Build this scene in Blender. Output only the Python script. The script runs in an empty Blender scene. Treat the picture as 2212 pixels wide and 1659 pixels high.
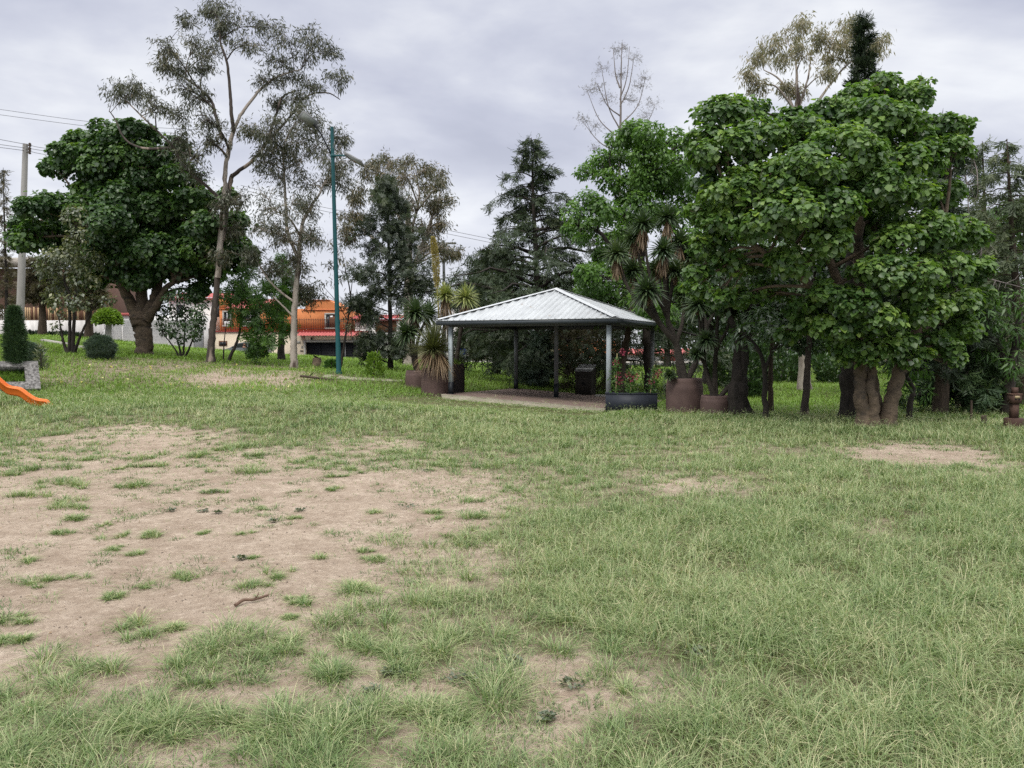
import bpy, math, numpy as np
sc = bpy.context.scene
col = sc.collection
rng = np.random.default_rng(11)
R = math.radians
# ------------------------------------------------------------------ camera, sky, sun, exposure
F, CAMH, TH = 770.0, 1.6, math.atan(38 / 770)
CT, ST = math.cos(TH), math.sin(TH)
cam = bpy.data.objects.new('camera', bpy.data.cameras.new('camera'))
col.objects.link(cam)
cam.location = (0, 0, CAMH)
cam.rotation_euler = (math.pi / 2 - TH, 0, 0)
cam.data.sensor_width = 36
cam.data.lens = F * 36 / 1024
cam.data.clip_start = 0.1
cam.data.clip_end = 2000
sc.camera = cam

SUN_EL, SUN_AZ = 52, 28      # the sun stands behind the camera, to the left
world = bpy.data.worlds.new('World')
sc.world = world
world.use_nodes = True
def nd(nt, kind, **kw):
    n = nt.nodes.new(kind)
    for k, v in kw.items():
        if k in n.inputs: n.inputs[k].default_value = v
        else: setattr(n, k, v)
    return n
def mth(nt, op, a, b=None, clamp=False):
    n = nt.nodes.new('ShaderNodeMath'); n.operation = op; n.use_clamp = clamp
    for i, v in enumerate((a, b)):
        if v is None: continue
        if isinstance(v, (int, float)): n.inputs[i].default_value = v
        else: nt.links.new(v, n.inputs[i])
    return n.outputs[0]
def ramp(nt, fac, stops):
    n = nt.nodes.new('ShaderNodeValToRGB')
    e = n.color_ramp.elements
    while len(e) < len(stops): e.new(0.5)
    for i, (p, c) in enumerate(stops):
        e[i].position = p
        e[i].color = (c, c, c, 1) if isinstance(c, (int, float)) else (*c, 1)
    nt.links.new(fac, n.inputs[0])
    return n.outputs[0]
def mixc(nt, fac, a, b, mode='MIX'):
    n = nt.nodes.new('ShaderNodeMix'); n.data_type = 'RGBA'; n.blend_type = mode
    for s, v in ((n.inputs[0], fac), (n.inputs[6], a), (n.inputs[7], b)):
        if isinstance(v, (int, float)): s.default_value = v
        elif isinstance(v, tuple): s.default_value = (*v, 1)
        else: nt.links.new(v, s)
    return n.outputs[2]
def build_world():
    nt = world.node_tree
    nt.nodes.clear()
    out = nt.nodes.new('ShaderNodeOutputWorld')
    bg = nt.nodes.new('ShaderNodeBackground')
    nt.links.new(bg.outputs[0], out.inputs[0])
    sky = nt.nodes.new('ShaderNodeTexSky'); sky.sky_type = 'NISHITA'; sky.sun_disc = False
    sky.sun_elevation = R(SUN_EL); sky.sun_rotation = R(180 + SUN_AZ)
    tc = nt.nodes.new('ShaderNodeTexCoord')
    sp = nt.nodes.new('ShaderNodeSeparateXYZ'); nt.links.new(tc.outputs['Generated'], sp.inputs[0])
    z = mth(nt, 'MAXIMUM', sp.outputs[2], 0.0)
    zz = mth(nt, 'ADD', z, 0.22)
    cb = nt.nodes.new('ShaderNodeCombineXYZ')
    nt.links.new(mth(nt, 'DIVIDE', sp.outputs[0], zz), cb.inputs[0])
    nt.links.new(mth(nt, 'DIVIDE', sp.outputs[1], zz), cb.inputs[1])
    mp = nt.nodes.new('ShaderNodeMapping'); nt.links.new(cb.outputs[0], mp.inputs[0])
    mp.inputs['Rotation'].default_value = (0, 0, R(-32)); mp.inputs['Scale'].default_value = (0.8, 1.35, 1)
    mp.inputs['Location'].default_value = (0.9, 0.35, 0)
    n1 = nd(nt, 'ShaderNodeTexNoise', Scale=0.85, Detail=7.0, Roughness=0.52, Distortion=0.35)
    nt.links.new(mp.outputs[0], n1.inputs['Vector'])
    n2 = nd(nt, 'ShaderNodeTexNoise', Scale=2.6, Detail=6.0, Roughness=0.5, Distortion=0.2); nt.links.new(cb.outputs[0], n2.inputs['Vector'])
    cf = mth(nt, 'ADD', mth(nt, 'MULTIPLY', n1.outputs[0], 0.72), mth(nt, 'MULTIPLY', n2.outputs[0], 0.28))
    cloud = ramp(nt, cf, [(0.38, (0.45, 0.475, 0.595)), (0.46, (0.54, 0.565, 0.685)), (0.52, (0.66, 0.685, 0.785)), (0.62, (0.95, 0.97, 1.0))])
    low = ramp(nt, z, [(0.0, 0.75), (0.10, 0.55), (0.24, 0.15), (0.36, 0.0)])
    cloud = mixc(nt, low, cloud, (0.97, 0.99, 1.04))
    over = ramp(nt, z, [(0.0, (1.0, 1.0, 1.0)), (0.47, (1.0, 1.0, 1.0)), (0.68, (4.0, 3.8, 3.3)), (1.0, (4.4, 4.15, 3.6))])   # an overcast sky is brightest overhead
    cloud = mixc(nt, 1.0, cloud, over, 'MULTIPLY')
    sk = mixc(nt, 1.0, sky.outputs[0], (0.08, 0.08, 0.08), 'MULTIPLY')
    nt.links.new(mixc(nt, 0.93, sk, cloud), bg.inputs[0])
    bg.inputs[1].default_value = 0.97
build_world()
sl = bpy.data.lights.new('sun', 'SUN'); sl.energy = 1.5; sl.angle = R(12); sl.color = (1.0, 0.95, 0.87)
so = bpy.data.objects.new('sun', sl); col.objects.link(so)
so.rotation_euler = (R(90 - SUN_EL), 0, R(-SUN_AZ))
vs = sc.view_settings
vs.view_transform = 'Standard'; vs.look = 'None'; vs.exposure = 0.12; vs.gamma = 1.0
sc.cycles.max_bounces = 5; sc.cycles.diffuse_bounces = 3; sc.cycles.glossy_bounces = 2
sc.cycles.transmission_bounces = 3; sc.cycles.transparent_max_bounces = 4
sc.cycles.use_denoising = False

# ------------------------------------------------------------------ helpers
def P2(px, py, Y):
    """point at distance Y ahead that the 1024-wide photograph shows at (px, py)"""
    u = (px - 512) / F; v = (384 - py) / F
    s = Y / (CT + v * ST)
    return np.array([u * s, Y, CAMH + (-ST + v * CT) * s])
def Q(qx, qy, Y): return P2(qx * 0.46293, qy * 0.46293, Y)     # same, 2212-wide coordinates
def qm(q, Y): return q * 0.46293 / F * Y                        # a length of q in metres
def nrm(a): return a / np.maximum(np.linalg.norm(a, axis=-1, keepdims=True), 1e-9)
_tab = np.random.default_rng(5).random((256, 256))
def vnoise(x, y):
    xi = np.floor(x).astype(int); yi = np.floor(y).astype(int)
    fx = x - xi; fy = y - yi; fx = fx * fx * (3 - 2 * fx); fy = fy * fy * (3 - 2 * fy)
    g = lambda a, b: _tab[a & 255, b & 255]
    return (g(xi, yi) * (1 - fx) + g(xi + 1, yi) * fx) * (1 - fy) + (g(xi, yi + 1) * (1 - fx) + g(xi + 1, yi + 1) * fx) * fy
def fbm(x, y, o=4):
    s = 0; a = 0.5; t = 0
    for k in range(o):
        s = s + a * vnoise(x * 2 ** k + 17 * k, y * 2 ** k + 31 * k); t += a; a *= 0.5
    return s / t

class MB:
    def __init__(s): s.V = []; s.T = []; s.F = {3: [], 4: []}; s.n = 0
    def add(s, V, F, tint=0.5):
        V = np.asarray(V, float).reshape(-1, 3); F = np.asarray(F, int)
        s.V.append(V); s.T.append(np.broadcast_to(np.asarray(tint, float), (len(V),)).copy())
        s.F[F.shape[1]].append(F + s.n); s.n += len(V)
    def tube(s, pts, rad, k=7, tint=0.5, cap=True, squash=None):
        pts = np.asarray(pts, float); n = len(pts); rad = np.broadcast_to(np.asarray(rad, float), (n,))
        t = nrm(np.gradient(pts, axis=0))
        up = np.array([0.0, 0, 1]) if abs(t[:, 2]).mean() < 0.85 else np.array([1.0, 0.2, 0])
        a = nrm(np.cross(t, up)); b = np.cross(t, a)
        an = np.arange(k) * 2 * math.pi / k
        rr = rad[:, None, None] * np.ones((n, k, 1))
        if squash is not None: rr = rr * squash[:, :, None]
        V = pts[:, None] + rr * (a[:, None] * np.cos(an)[None, :, None] + b[:, None] * np.sin(an)[None, :, None])
        i = np.arange(n - 1)[:, None] * k; j = np.arange(k)[None]; j2 = (j + 1) % k
        fs = np.stack([i + j, i + j2, i + k + j2, i + k + j], -1).reshape(-1, 4)
        s.add(V, fs, tint)
        if cap and rad[-1] > 0.004:
            s.add(np.vstack([V[-1], pts[-1:]]), [[j_, (j_ + 1) % k, k] for j_ in range(k)], tint)
            s.add(np.vstack([V[0], pts[:1]]), [[(j_ + 1) % k, j_, k] for j_ in range(k)], tint)
    def box(s, x0, x1, y0, y1, z0, z1, tint=0.5, M=None, o=(0, 0, 0)):
        V = np.array([(x, y, z) for z in (z0, z1) for y in (y0, y1) for x in (x0, x1)], float)
        if M is not None: V = V @ np.asarray(M).T
        V = V + np.asarray(o)
        s.add(V, [[0, 2, 3, 1], [4, 5, 7, 6], [0, 1, 5, 4], [2, 6, 7, 3], [0, 4, 6, 2], [1, 3, 7, 5]], tint)
    def lathe(s, c, prof, k=28, tint=0.5, wob=0.0):
        an = np.arange(k) * 2 * math.pi / k
        w = 1 + wob * np.random.default_rng(3).normal(size=(len(prof), k))
        V = np.array([[(c[0] + r * w[q, j] * math.cos(a), c[1] + r * w[q, j] * math.sin(a), c[2] + z) for j, a in enumerate(an)] for q, (r, z) in enumerate(prof)])
        i = np.arange(len(prof) - 1)[:, None] * k; j = np.arange(k)[None]; j2 = (j + 1) % k
        s.add(V, np.stack([i + j, i + j2, i + k + j2, i + k + j], -1).reshape(-1, 4), tint)
    def prism(s, poly, depth_vec, tint=0.5):
        p = np.asarray(poly, float); n = len(p); V = np.vstack([p, p + np.asarray(depth_vec)])
        s.add(V, [[i, (i + 1) % n, n + (i + 1) % n, n + i] for i in range(n)], tint)
        for off, rev in ((0, 1), (n, 0)):
            c = V[off:off + n].mean(0); W = np.vstack([V[off:off + n], c])
            s.add(W, [[(i + 1) % n, i, n] if rev else [i, (i + 1) % n, n] for i in range(n)], tint)
    def build(s, name, mat, parent=None, origin=None, smooth=False):
        V = np.vstack(s.V); T = np.concatenate(s.T)
        f3 = np.vstack(s.F[3]) if s.F[3] else np.zeros((0, 3), int)
        f4 = np.vstack(s.F[4]) if s.F[4] else np.zeros((0, 4), int)
        if parent is not None: origin = np.array(parent['_o'])
        if origin is None: origin = np.zeros(3)
        V = V - np.asarray(origin)
        me = bpy.data.meshes.new(name)
        me.vertices.add(len(V)); me.vertices.foreach_set('co', V.astype(np.float32).ravel())
        loops = np.concatenate([f3.ravel(), f4.ravel()])
        me.loops.add(len(loops)); me.loops.foreach_set('vertex_index', loops.astype(np.int32))
        me.polygons.add(len(f3) + len(f4))
        st = np.concatenate([np.arange(len(f3)) * 3, len(f3) * 3 + np.arange(len(f4)) * 4])
        me.polygons.foreach_set('loop_start', st.astype(np.int32))
        at = me.attributes.new('tint', 'FLOAT', 'POINT'); at.data.foreach_set('value', T.astype(np.float32))
        me.update(calc_edges=True)
        if smooth: me.polygons.foreach_set('use_smooth', np.ones(len(me.polygons), bool))
        me.materials.append(mat)
        o = bpy.data.objects.new(name, me); col.objects.link(o)
        if parent is not None:
            o.parent = parent
            o['_o'] = [float(v) for v in origin]
        else:
            o.location = [float(v) for v in origin]; o['_o'] = [float(v) for v in origin]
        return o
def thing(name, label, cat, loc, group=None):
    o = bpy.data.objects.new(name, None); col.objects.link(o)
    o.location = [float(v) for v in loc]; o['_o'] = [float(v) for v in loc]
    o['label'] = label; o['category'] = cat; o.empty_display_size = 0.2
    if group: o['group'] = group
    return o
def tag(o, label, cat, group=None):
    o['label'] = label; o['category'] = cat
    if group: o['group'] = group
    return o
def struct(o, kind='structure'): o['kind'] = kind; return o
def spline(pts, m=6):
    p = np.asarray(pts, float)
    if len(p) < 3: return np.array([p[0] + (p[-1] - p[0]) * t for t in np.linspace(0, 1, m + 1)])
    q = np.vstack([2 * p[0] - p[1], p, 2 * p[-1] - p[-2]]); out = []
    for i in range(1, len(q) - 2):
        a, b, c, d = q[i - 1:i + 3]
        for t in np.linspace(0, 1, m, endpoint=False):
            out.append(0.5 * (2 * b + (c - a) * t + (2 * a - 5 * b + 4 * c - d) * t * t + (3 * b - a - 3 * c + d) * t ** 3))
    out.append(p[-1]); return np.array(out)
# ------------------------------------------------------------------ materials
def newmat(name):
    m = bpy.data.materials.new(name); m.use_nodes = True; nt = m.node_tree
    nt.nodes.clear(); o = nt.nodes.new('ShaderNodeOutputMaterial')
    return m, nt, o
def pmat(name, c1, c2=None, scale=6.0, rough=0.7, metal=0.0, bump=0.0, stretch=(1, 1, 1), spots=None, detail=6.0, bscale=None, lo=0.35, hi=0.68):
    m, nt, o = newmat(name)
    b = nt.nodes.new('ShaderNodeBsdfPrincipled'); nt.links.new(b.outputs[0], o.inputs[0])
    b.inputs['Roughness'].default_value = rough; b.inputs['Metallic'].default_value = metal
    b.inputs['Specular IOR Level'].default_value = 0.3
    tc = nt.nodes.new('ShaderNodeTexCoord'); mp = nt.nodes.new('ShaderNodeMapping')
    nt.links.new(tc.outputs['Object'], mp.inputs[0]); mp.inputs['Scale'].default_value = stretch
    n = nd(nt, 'ShaderNodeTexNoise', Scale=scale, Detail=detail, Roughness=0.6); nt.links.new(mp.outputs[0], n.inputs['Vector'])
    c2 = c2 or tuple(v * 0.8 for v in c1)
    cc = ramp(nt, n.outputs[0], [(lo, c1), (hi, c2)])
    if spots:
        s2 = nd(nt, 'ShaderNodeTexNoise', Scale=spots[1], Detail=4.0); nt.links.new(mp.outputs[0], s2.inputs['Vector'])
        cc = mixc(nt, ramp(nt, s2.outputs[0], [(spots[2], 0.0), (spots[2] + 0.06, 1.0)]), cc, spots[0])
    nt.links.new(cc, b.inputs['Base Color'])
    if bump:
        n2 = nd(nt, 'ShaderNodeTexNoise', Scale=bscale or scale * 2.5, Detail=6.0); nt.links.new(mp.outputs[0], n2.inputs['Vector'])
        bp = nd(nt, 'ShaderNodeBump', Strength=bump, Distance=0.03); nt.links.new(n2.outputs[0], bp.inputs['Height']); nt.links.new(bp.outputs[0], b.inputs['Normal'])
    return m
def leafmat(name, dark, mid, light, trans=0.35, gloss=0.05, tcol=None):
    m, nt, o = newmat(name)
    if len(dark) > 3: stops = dark
    else: stops = [(0.0, dark), (0.5, mid), (1.0, light)]
    a = nt.nodes.new('ShaderNodeAttribute'); a.attribute_name = 'tint'
    c = ramp(nt, a.outputs['Fac'], stops)
    d = nt.nodes.new('ShaderNodeBsdfDiffuse'); t = nt.nodes.new('ShaderNodeBsdfTranslucent'); g = nd(nt, 'ShaderNodeBsdfGlossy', Roughness=0.45)
    nt.links.new(c, d.inputs[0])
    nt.links.new(mixc(nt, 1.0, c, tcol or (1.25, 1.35, 0.6), 'MULTIPLY'), t.inputs[0])
    x = nd(nt, 'ShaderNodeMixShader', Fac=trans); nt.links.new(d.outputs[0], x.inputs[1]); nt.links.new(t.outputs[0], x.inputs[2])
    y = nd(nt, 'ShaderNodeMixShader', Fac=gloss); nt.links.new(x.outputs[0], y.inputs[1]); nt.links.new(g.outputs[0], y.inputs[2])
    nt.links.new(y.outputs[0], o.inputs[0])
    return m
M = {}
M['heart_leaf'] = leafmat('heart_leaf', [(0.0, (0.030, 0.075, 0.020)), (0.4, (0.076, 0.152, 0.033)), (0.7, (0.135, 0.235, 0.044)), (1.0, (0.25, 0.36, 0.06))], None, None, 0.36, 0.05)
M['ash_leaf'] = leafmat('ash_leaf', (0.055, 0.125, 0.022), (0.11, 0.22, 0.034), (0.20, 0.34, 0.055), 0.4, 0.04)
M['euc_leaf'] = leafmat('euc_leaf', (0.038, 0.048, 0.025), (0.075, 0.082, 0.038), (0.17, 0.12, 0.055), 0.14, 0.06)
M['euc_pale'] = leafmat('euc_pale', (0.10, 0.11, 0.055), (0.17, 0.165, 0.085), (0.26, 0.21, 0.12), 0.35, 0.08)
M['conifer'] = leafmat('conifer', (0.032, 0.050, 0.028), (0.055, 0.080, 0.042), (0.11, 0.13, 0.07), 0.15, 0.03)
M['wispy'] = leafmat('wispy', (0.055, 0.08, 0.045), (0.10, 0.13, 0.072), (0.18, 0.20, 0.115), 0.25, 0.03)
M['dark_conifer'] = leafmat('dark_conifer', (0.018, 0.032, 0.018), (0.032, 0.050, 0.027), (0.06, 0.08, 0.04), 0.12, 0.03)
M['cypress'] = leafmat('cypress', (0.028, 0.058, 0.026), (0.05, 0.092, 0.04), (0.10, 0.15, 0.06), 0.15, 0.03)
M['feather'] = leafmat('feather', (0.035, 0.085, 0.018), (0.065, 0.145, 0.028), (0.12, 0.22, 0.045), 0.33, 0.04)
M['silver_feather'] = leafmat('silver_feather', (0.028, 0.045, 0.026), (0.05, 0.072, 0.04), (0.15, 0.18, 0.10), 0.25, 0.05)
M['grey_bush'] = leafmat('grey_bush', (0.05, 0.085, 0.06), (0.085, 0.125, 0.09), (0.14, 0.18, 0.13), 0.2, 0.04)
M['olive_leaf'] = leafmat('olive_leaf', (0.05, 0.075, 0.035), (0.10, 0.125, 0.06), (0.22, 0.23, 0.09), 0.3, 0.08)
M['dark_leaf'] = leafmat('dark_leaf', (0.025, 0.06, 0.018), (0.046, 0.10, 0.028), (0.09, 0.16, 0.045), 0.25, 0.08)
M['lime_leaf'] = leafmat('lime_leaf', (0.09, 0.17, 0.025), (0.15, 0.25, 0.03), (0.22, 0.32, 0.05), 0.35, 0.04)
M['yucca_leaf'] = leafmat('yucca_leaf', (0.028, 0.055, 0.022), (0.055, 0.092, 0.036), (0.12, 0.16, 0.065), 0.2, 0.07)
M['yucca_yellow'] = leafmat('yucca_yellow', (0.13, 0.17, 0.055), (0.24, 0.27, 0.09), (0.40, 0.38, 0.15), 0.25, 0.08)
M['dasylirion'] = leafmat('dasylirion', (0.05, 0.065, 0.022), (0.10, 0.115, 0.04), (0.19, 0.18, 0.08), 0.2, 0.08)
M['dead_leaf'] = leafmat('dead_leaf', (0.08, 0.055, 0.032), (0.19, 0.13, 0.075), (0.38, 0.28, 0.17), 0.2, 0.03, (1, 1, 0.9))
M['dry_bush'] = leafmat('dry_bush', (0.06, 0.055, 0.035), (0.10, 0.09, 0.055), (0.15, 0.13, 0.08), 0.2, 0.03)
M['flower_stalk'] = leafmat('flower_stalk', (0.22, 0.19, 0.06), (0.36, 0.31, 0.10), (0.52, 0.44, 0.17), 0.2, 0.03, (1, 1, 0.8))
M['pink_flower'] = leafmat('pink_flower', (0.26, 0.03, 0.06), (0.36, 0.05, 0.10), (0.48, 0.13, 0.19), 0.3, 0.03, (1, 1, 1))
M['yellow_fall'] = leafmat('yellow_fall', (0.30, 0.26, 0.05), (0.50, 0.46, 0.12), (0.62, 0.60, 0.28), 0.2, 0.03, (1, 1, 0.9))
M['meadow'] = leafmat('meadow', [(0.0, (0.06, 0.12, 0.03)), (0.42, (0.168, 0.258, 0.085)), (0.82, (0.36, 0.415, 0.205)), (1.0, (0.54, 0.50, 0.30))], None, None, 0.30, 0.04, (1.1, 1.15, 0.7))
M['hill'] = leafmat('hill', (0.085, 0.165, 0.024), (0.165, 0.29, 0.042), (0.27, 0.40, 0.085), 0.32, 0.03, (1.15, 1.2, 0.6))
M['bark'] = pmat('bark', (0.085, 0.062, 0.045), (0.035, 0.027, 0.02), 9, 0.9, bump=0.6, stretch=(1, 1, 0.25))
M['dark_bark'] = pmat('dark_bark', (0.04, 0.033, 0.027), (0.018, 0.015, 0.013), 9, 0.9, bump=0.6, stretch=(1, 1, 0.25))
M['brown_bark'] = pmat('brown_bark', (0.145, 0.108, 0.074), (0.06, 0.046, 0.034), 5, 0.85, bump=0.7, stretch=(1, 1, 1.6), spots=((0.055, 0.045, 0.035), 3.0, 0.60))
M['euc_bark'] = pmat('euc_bark', (0.40, 0.36, 0.31), (0.21, 0.175, 0.145), 4, 0.8, bump=0.3, stretch=(1, 1, 0.3), spots=((0.075, 0.055, 0.043), 2.2, 0.57))
M['euc_dark'] = pmat('euc_dark', (0.08, 0.064, 0.053), (0.035, 0.029, 0.025), 5, 0.85, bump=0.6, stretch=(1, 1, 0.22), spots=((0.26, 0.21, 0.17), 2.4, 0.58))
M['grey_twig'] = pmat('grey_twig', (0.21, 0.185, 0.17), (0.13, 0.115, 0.105), 8, 0.85)
M['yucca_bark'] = pmat('yucca_bark', (0.062, 0.052, 0.043), (0.028, 0.024, 0.02), 12, 0.9, bump=0.8, stretch=(1, 1, 2.5))
M['pot'] = pmat('pot', (0.125, 0.082, 0.072), (0.085, 0.055, 0.049), 3, 0.75, bump=0.15, spots=((0.30, 0.26, 0.23), 3.2, 0.69))
M['dark_pot'] = pmat('dark_pot', (0.028, 0.02, 0.02), (0.018, 0.013, 0.013), 3, 0.6, bump=0.1)
M['soil'] = pmat('soil', (0.07, 0.05, 0.035), (0.035, 0.026, 0.02), 10, 0.95, bump=0.6)
M['planter'] = pmat('planter', (0.030, 0.035, 0.047), (0.022, 0.026, 0.035), 4, 0.55)
M['post_light'] = pmat('post_light', (0.42, 0.47, 0.50), (0.34, 0.385, 0.41), 4, 0.5, stretch=(6, 6, 0.4))
M['grey_and_shaded_post'] = pmat('grey_and_shaded_post', (0.16, 0.165, 0.17), (0.11, 0.115, 0.12), 4, 0.5, stretch=(6, 6, 0.4))  # back and centre posts: under-roof shade put into the colour; plain grey elsewhere
M['post_foot'] = pmat('post_foot', (0.016, 0.019, 0.024), (0.011, 0.013, 0.017), 8, 0.5)
M['fascia'] = pmat('fascia', (0.062, 0.074, 0.084), (0.045, 0.054, 0.062), 2.5, 0.42)
M['roof_metal'] = pmat('roof_metal', (0.43, 0.455, 0.465), (0.33, 0.35, 0.36), 1.6, 0.5, metal=0.1, spots=((0.30, 0.28, 0.26), 2.6, 0.66))
M['cap_metal'] = pmat('cap_metal', (0.56, 0.585, 0.60), (0.46, 0.485, 0.50), 3, 0.4, metal=0.25)
M['steel_dark'] = pmat('steel_dark', (0.09, 0.095, 0.10), None, 4, 0.5)
M['concrete'] = pmat('concrete', (0.30, 0.275, 0.21), (0.21, 0.19, 0.14), 2.5, 0.85, bump=0.2, spots=((0.17, 0.165, 0.10), 2.2, 0.58))
M['pale_concrete'] = pmat('pale_concrete', (0.42, 0.40, 0.36), (0.30, 0.28, 0.25), 5, 0.85, bump=0.2)
M['pole_concrete'] = pmat('pole_concrete', (0.33, 0.32, 0.30), (0.25, 0.24, 0.225), 3, 0.8, stretch=(1, 1, 0.3))
M['stone'] = pmat('stone', (0.27, 0.26, 0.25), (0.06, 0.057, 0.054), 15, 0.95, bump=1.0, bscale=30, detail=3)
M['teal'] = pmat('teal', (0.009, 0.078, 0.084), (0.007, 0.056, 0.062), 3, 0.45, stretch=(3, 3, 0.3), spots=((0.10, 0.12, 0.11), 5, 0.70))
M['lamp_grey'] = pmat('lamp_grey', (0.20, 0.205, 0.205), (0.15, 0.155, 0.155), 6, 0.45)
M['lamp_glass'] = pmat('lamp_glass', (0.24, 0.26, 0.24), None, 8, 0.25)
M['black_metal'] = pmat('black_metal', (0.012, 0.013, 0.017), (0.008, 0.009, 0.012), 3, 0.5, stretch=(1, 1, 9))
M['rust_iron'] = pmat('rust_iron', (0.075, 0.035, 0.025), None, 4, 0.7)
M['orange_wall'] = pmat('orange_wall', (0.60, 0.225, 0.085), (0.50, 0.175, 0.065), 0.9, 0.85, bump=0.05)
M['orange_trim'] = pmat('orange_trim', (0.50, 0.145, 0.06), None, 0.9, 0.85)
M['cream_wall'] = pmat('cream_wall', (0.66, 0.57, 0.44), (0.56, 0.48, 0.37), 0.8, 0.9, bump=0.05)
M['white_wall'] = pmat('white_wall', (0.74, 0.73, 0.71), (0.60, 0.59, 0.57), 0.9, 0.9)
M['dirty_white'] = pmat('dirty_white', (0.66, 0.64, 0.61), (0.44, 0.42, 0.40), 1.5, 0.9, stretch=(1.5, 1, 0.35))
M['shutter'] = pmat('shutter', (0.66, 0.66, 0.65), (0.55, 0.55, 0.54), 1.2, 0.6)
M['red_tile'] = pmat('red_tile', (0.42, 0.11, 0.10), (0.31, 0.075, 0.07), 3, 0.75)
M['dark_red'] = pmat('dark_red', (0.30, 0.045, 0.045), (0.24, 0.035, 0.035), 2, 0.8)
M['grey_frame'] = pmat('grey_frame', (0.36, 0.35, 0.32), None, 3, 0.8)
M['glass'] = pmat('glass', (0.018, 0.022, 0.025), (0.03, 0.035, 0.04), 1.5, 0.08)
M['white_paint'] = pmat('white_paint', (0.78, 0.78, 0.77), None, 3, 0.6)
M['tan_wood'] = pmat('tan_wood', (0.44, 0.31, 0.17), (0.33, 0.22, 0.12), 3, 0.8)
M['brown_wood'] = pmat('brown_wood', (0.16, 0.075, 0.04), (0.10, 0.048, 0.028), 3, 0.8)
M['brown_slab'] = pmat('brown_slab', (0.13, 0.075, 0.055), None, 1, 0.85)
M['beige_slab'] = pmat('beige_slab', (0.44, 0.40, 0.35), None, 1, 0.85)
M['stone_clad'] = pmat('stone_clad', (0.34, 0.29, 0.25), (0.13, 0.11, 0.10), 2.4, 0.9, bump=0.5, stretch=(1.2, 1, 0.8), detail=3)
M['asphalt'] = pmat('asphalt', (0.055, 0.055, 0.057), None, 4, 0.9)
M['slide'] = pmat('slide', (0.78, 0.19, 0.03), (0.66, 0.135, 0.022), 1.2, 0.38, spots=((0.80, 0.36, 0.15), 1.8, 0.62))
M['plinth'] = pmat('plinth', (0.040, 0.034, 0.027), (0.022, 0.019, 0.016), 5, 0.75, bump=0.3)
M['plaque'] = pmat('plaque', (0.28, 0.29, 0.29), (0.17, 0.175, 0.18), 7, 0.32, metal=0.4)
M['feeder'] = pmat('feeder', (0.085, 0.048, 0.036), (0.055, 0.032, 0.025), 4, 0.8, stretch=(1, 1, 0.4))
M['dark_hole'] = pmat('dark_hole', (0.006, 0.006, 0.006), None, 3, 0.9)
M['tag_tan'] = pmat('tag_tan', (0.42, 0.34, 0.20), (0.25, 0.19, 0.11), 18, 0.7)
M['stick'] = pmat('stick', (0.15, 0.095, 0.065), (0.09, 0.058, 0.042), 30, 0.85)
M['car_paint'] = pmat('car_paint', (0.24, 0.26, 0.29), (0.21, 0.23, 0.26), 1, 0.28, metal=0.5)
M['tyre'] = pmat('tyre', (0.012, 0.012, 0.012), None, 6, 0.9)
M['tail_red'] = pmat('tail_red', (0.55, 0.02, 0.015), None, 4, 0.3)
M['skin'] = pmat('skin', (0.28, 0.15, 0.10), None, 4, 0.6)
M['blue_cloth'] = pmat('blue_cloth', (0.015, 0.045, 0.26), None, 6, 0.9)
M['grey_cloth'] = pmat('grey_cloth', (0.22, 0.23, 0.25), None, 6, 0.9)
M['stake'] = pmat('stake', (0.55, 0.47, 0.25), None, 6, 0.8)
M['cable'] = pmat('cable', (0.10, 0.10, 0.11), None, 6, 0.7)
M['pebble'] = pmat('pebble', (0.22, 0.175, 0.14), (0.13, 0.105, 0.085), 30, 0.9)

# ------------------------------------------------------------------ terrain
ctrl = []
def cq(qx, qy, Y): p = Q(qx, qy, Y); ctrl.append((p[0], p[1], p[2]))
for y in (-6, 0, 4, 8, 12):
    for x in (-14, -7, 0, 7, 14): ctrl.append((x, y, 0.0))
for x in (1, 5, 9, 14, 20): ctrl.append((x, 16, -0.03))
for q in ((0, 905, 15.5), (200, 900, 15.5), (450, 890, 16.2), (700, 880, 17)): cq(*q)
for q in ((117, 881, 17.6), (20, 842, 21.5), (90, 840, 22), (150, 764, 30), (218, 775, 28), (310, 767, 33), (395, 774, 33), (455, 782, 30.5), (635, 799, 30.5),
          (732, 806, 26.5), (842, 800, 32), (685, 791, 31), (250, 820, 24), (400, 822, 24), (560, 832, 24), (700, 840, 22)): cq(*q)
for q in ((40, 727, 46), (130, 728, 46), (274, 742, 45), (350, 752, 45), (421, 759, 45), (490, 764, 45), (562, 766, 46), (691, 774, 48), (820, 779, 50), (900, 780, 52)): cq(*q)
for x, y, z in ((-1.84, 23.2, .12), (2.66, 21.16, -.13), (4.64, 25.5, -.23), (.14, 27.56, .02), (1.4, 24.36, -.06), (-3, 25, .12), (6, 20, -.16), (9, 19, -.1), (-4.4, 21, .17),
                (8, 30, -.15), (14, 30, -.1), (22, 30, 0), (3, 40, -.05), (12, 45, 0), (25, 45, .1), (5, 60, 0), (20, 60, .1), (40, 60, .2),
                (-45, 66, 1.9), (-34, 68, 1.25), (-25, 68, .55), (-16, 68, .1), (-6, 68, .0), (5, 75, 0), (25, 75, 0), (-45, 40, 2.4), (-30, 20, 1.2), (-20, 8, .2),
                (-60, 110, 2), (0, 110, 0), (60, 110, 0), (60, 40, .2), (35, 15, 0), (-60, 60, 2.2), (70, 80, 0), (-30, 90, 1.0), (30, 95, 0)): ctrl.append((x, y, z))
ctrl = np.array(ctrl); _cx = ctrl[:, :2] / 10.0
def _K(a, b):
    d = np.sqrt(((a[:, None] - b[None]) ** 2).sum(-1)) + 1e-9
    return d * d * np.log(d)
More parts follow.
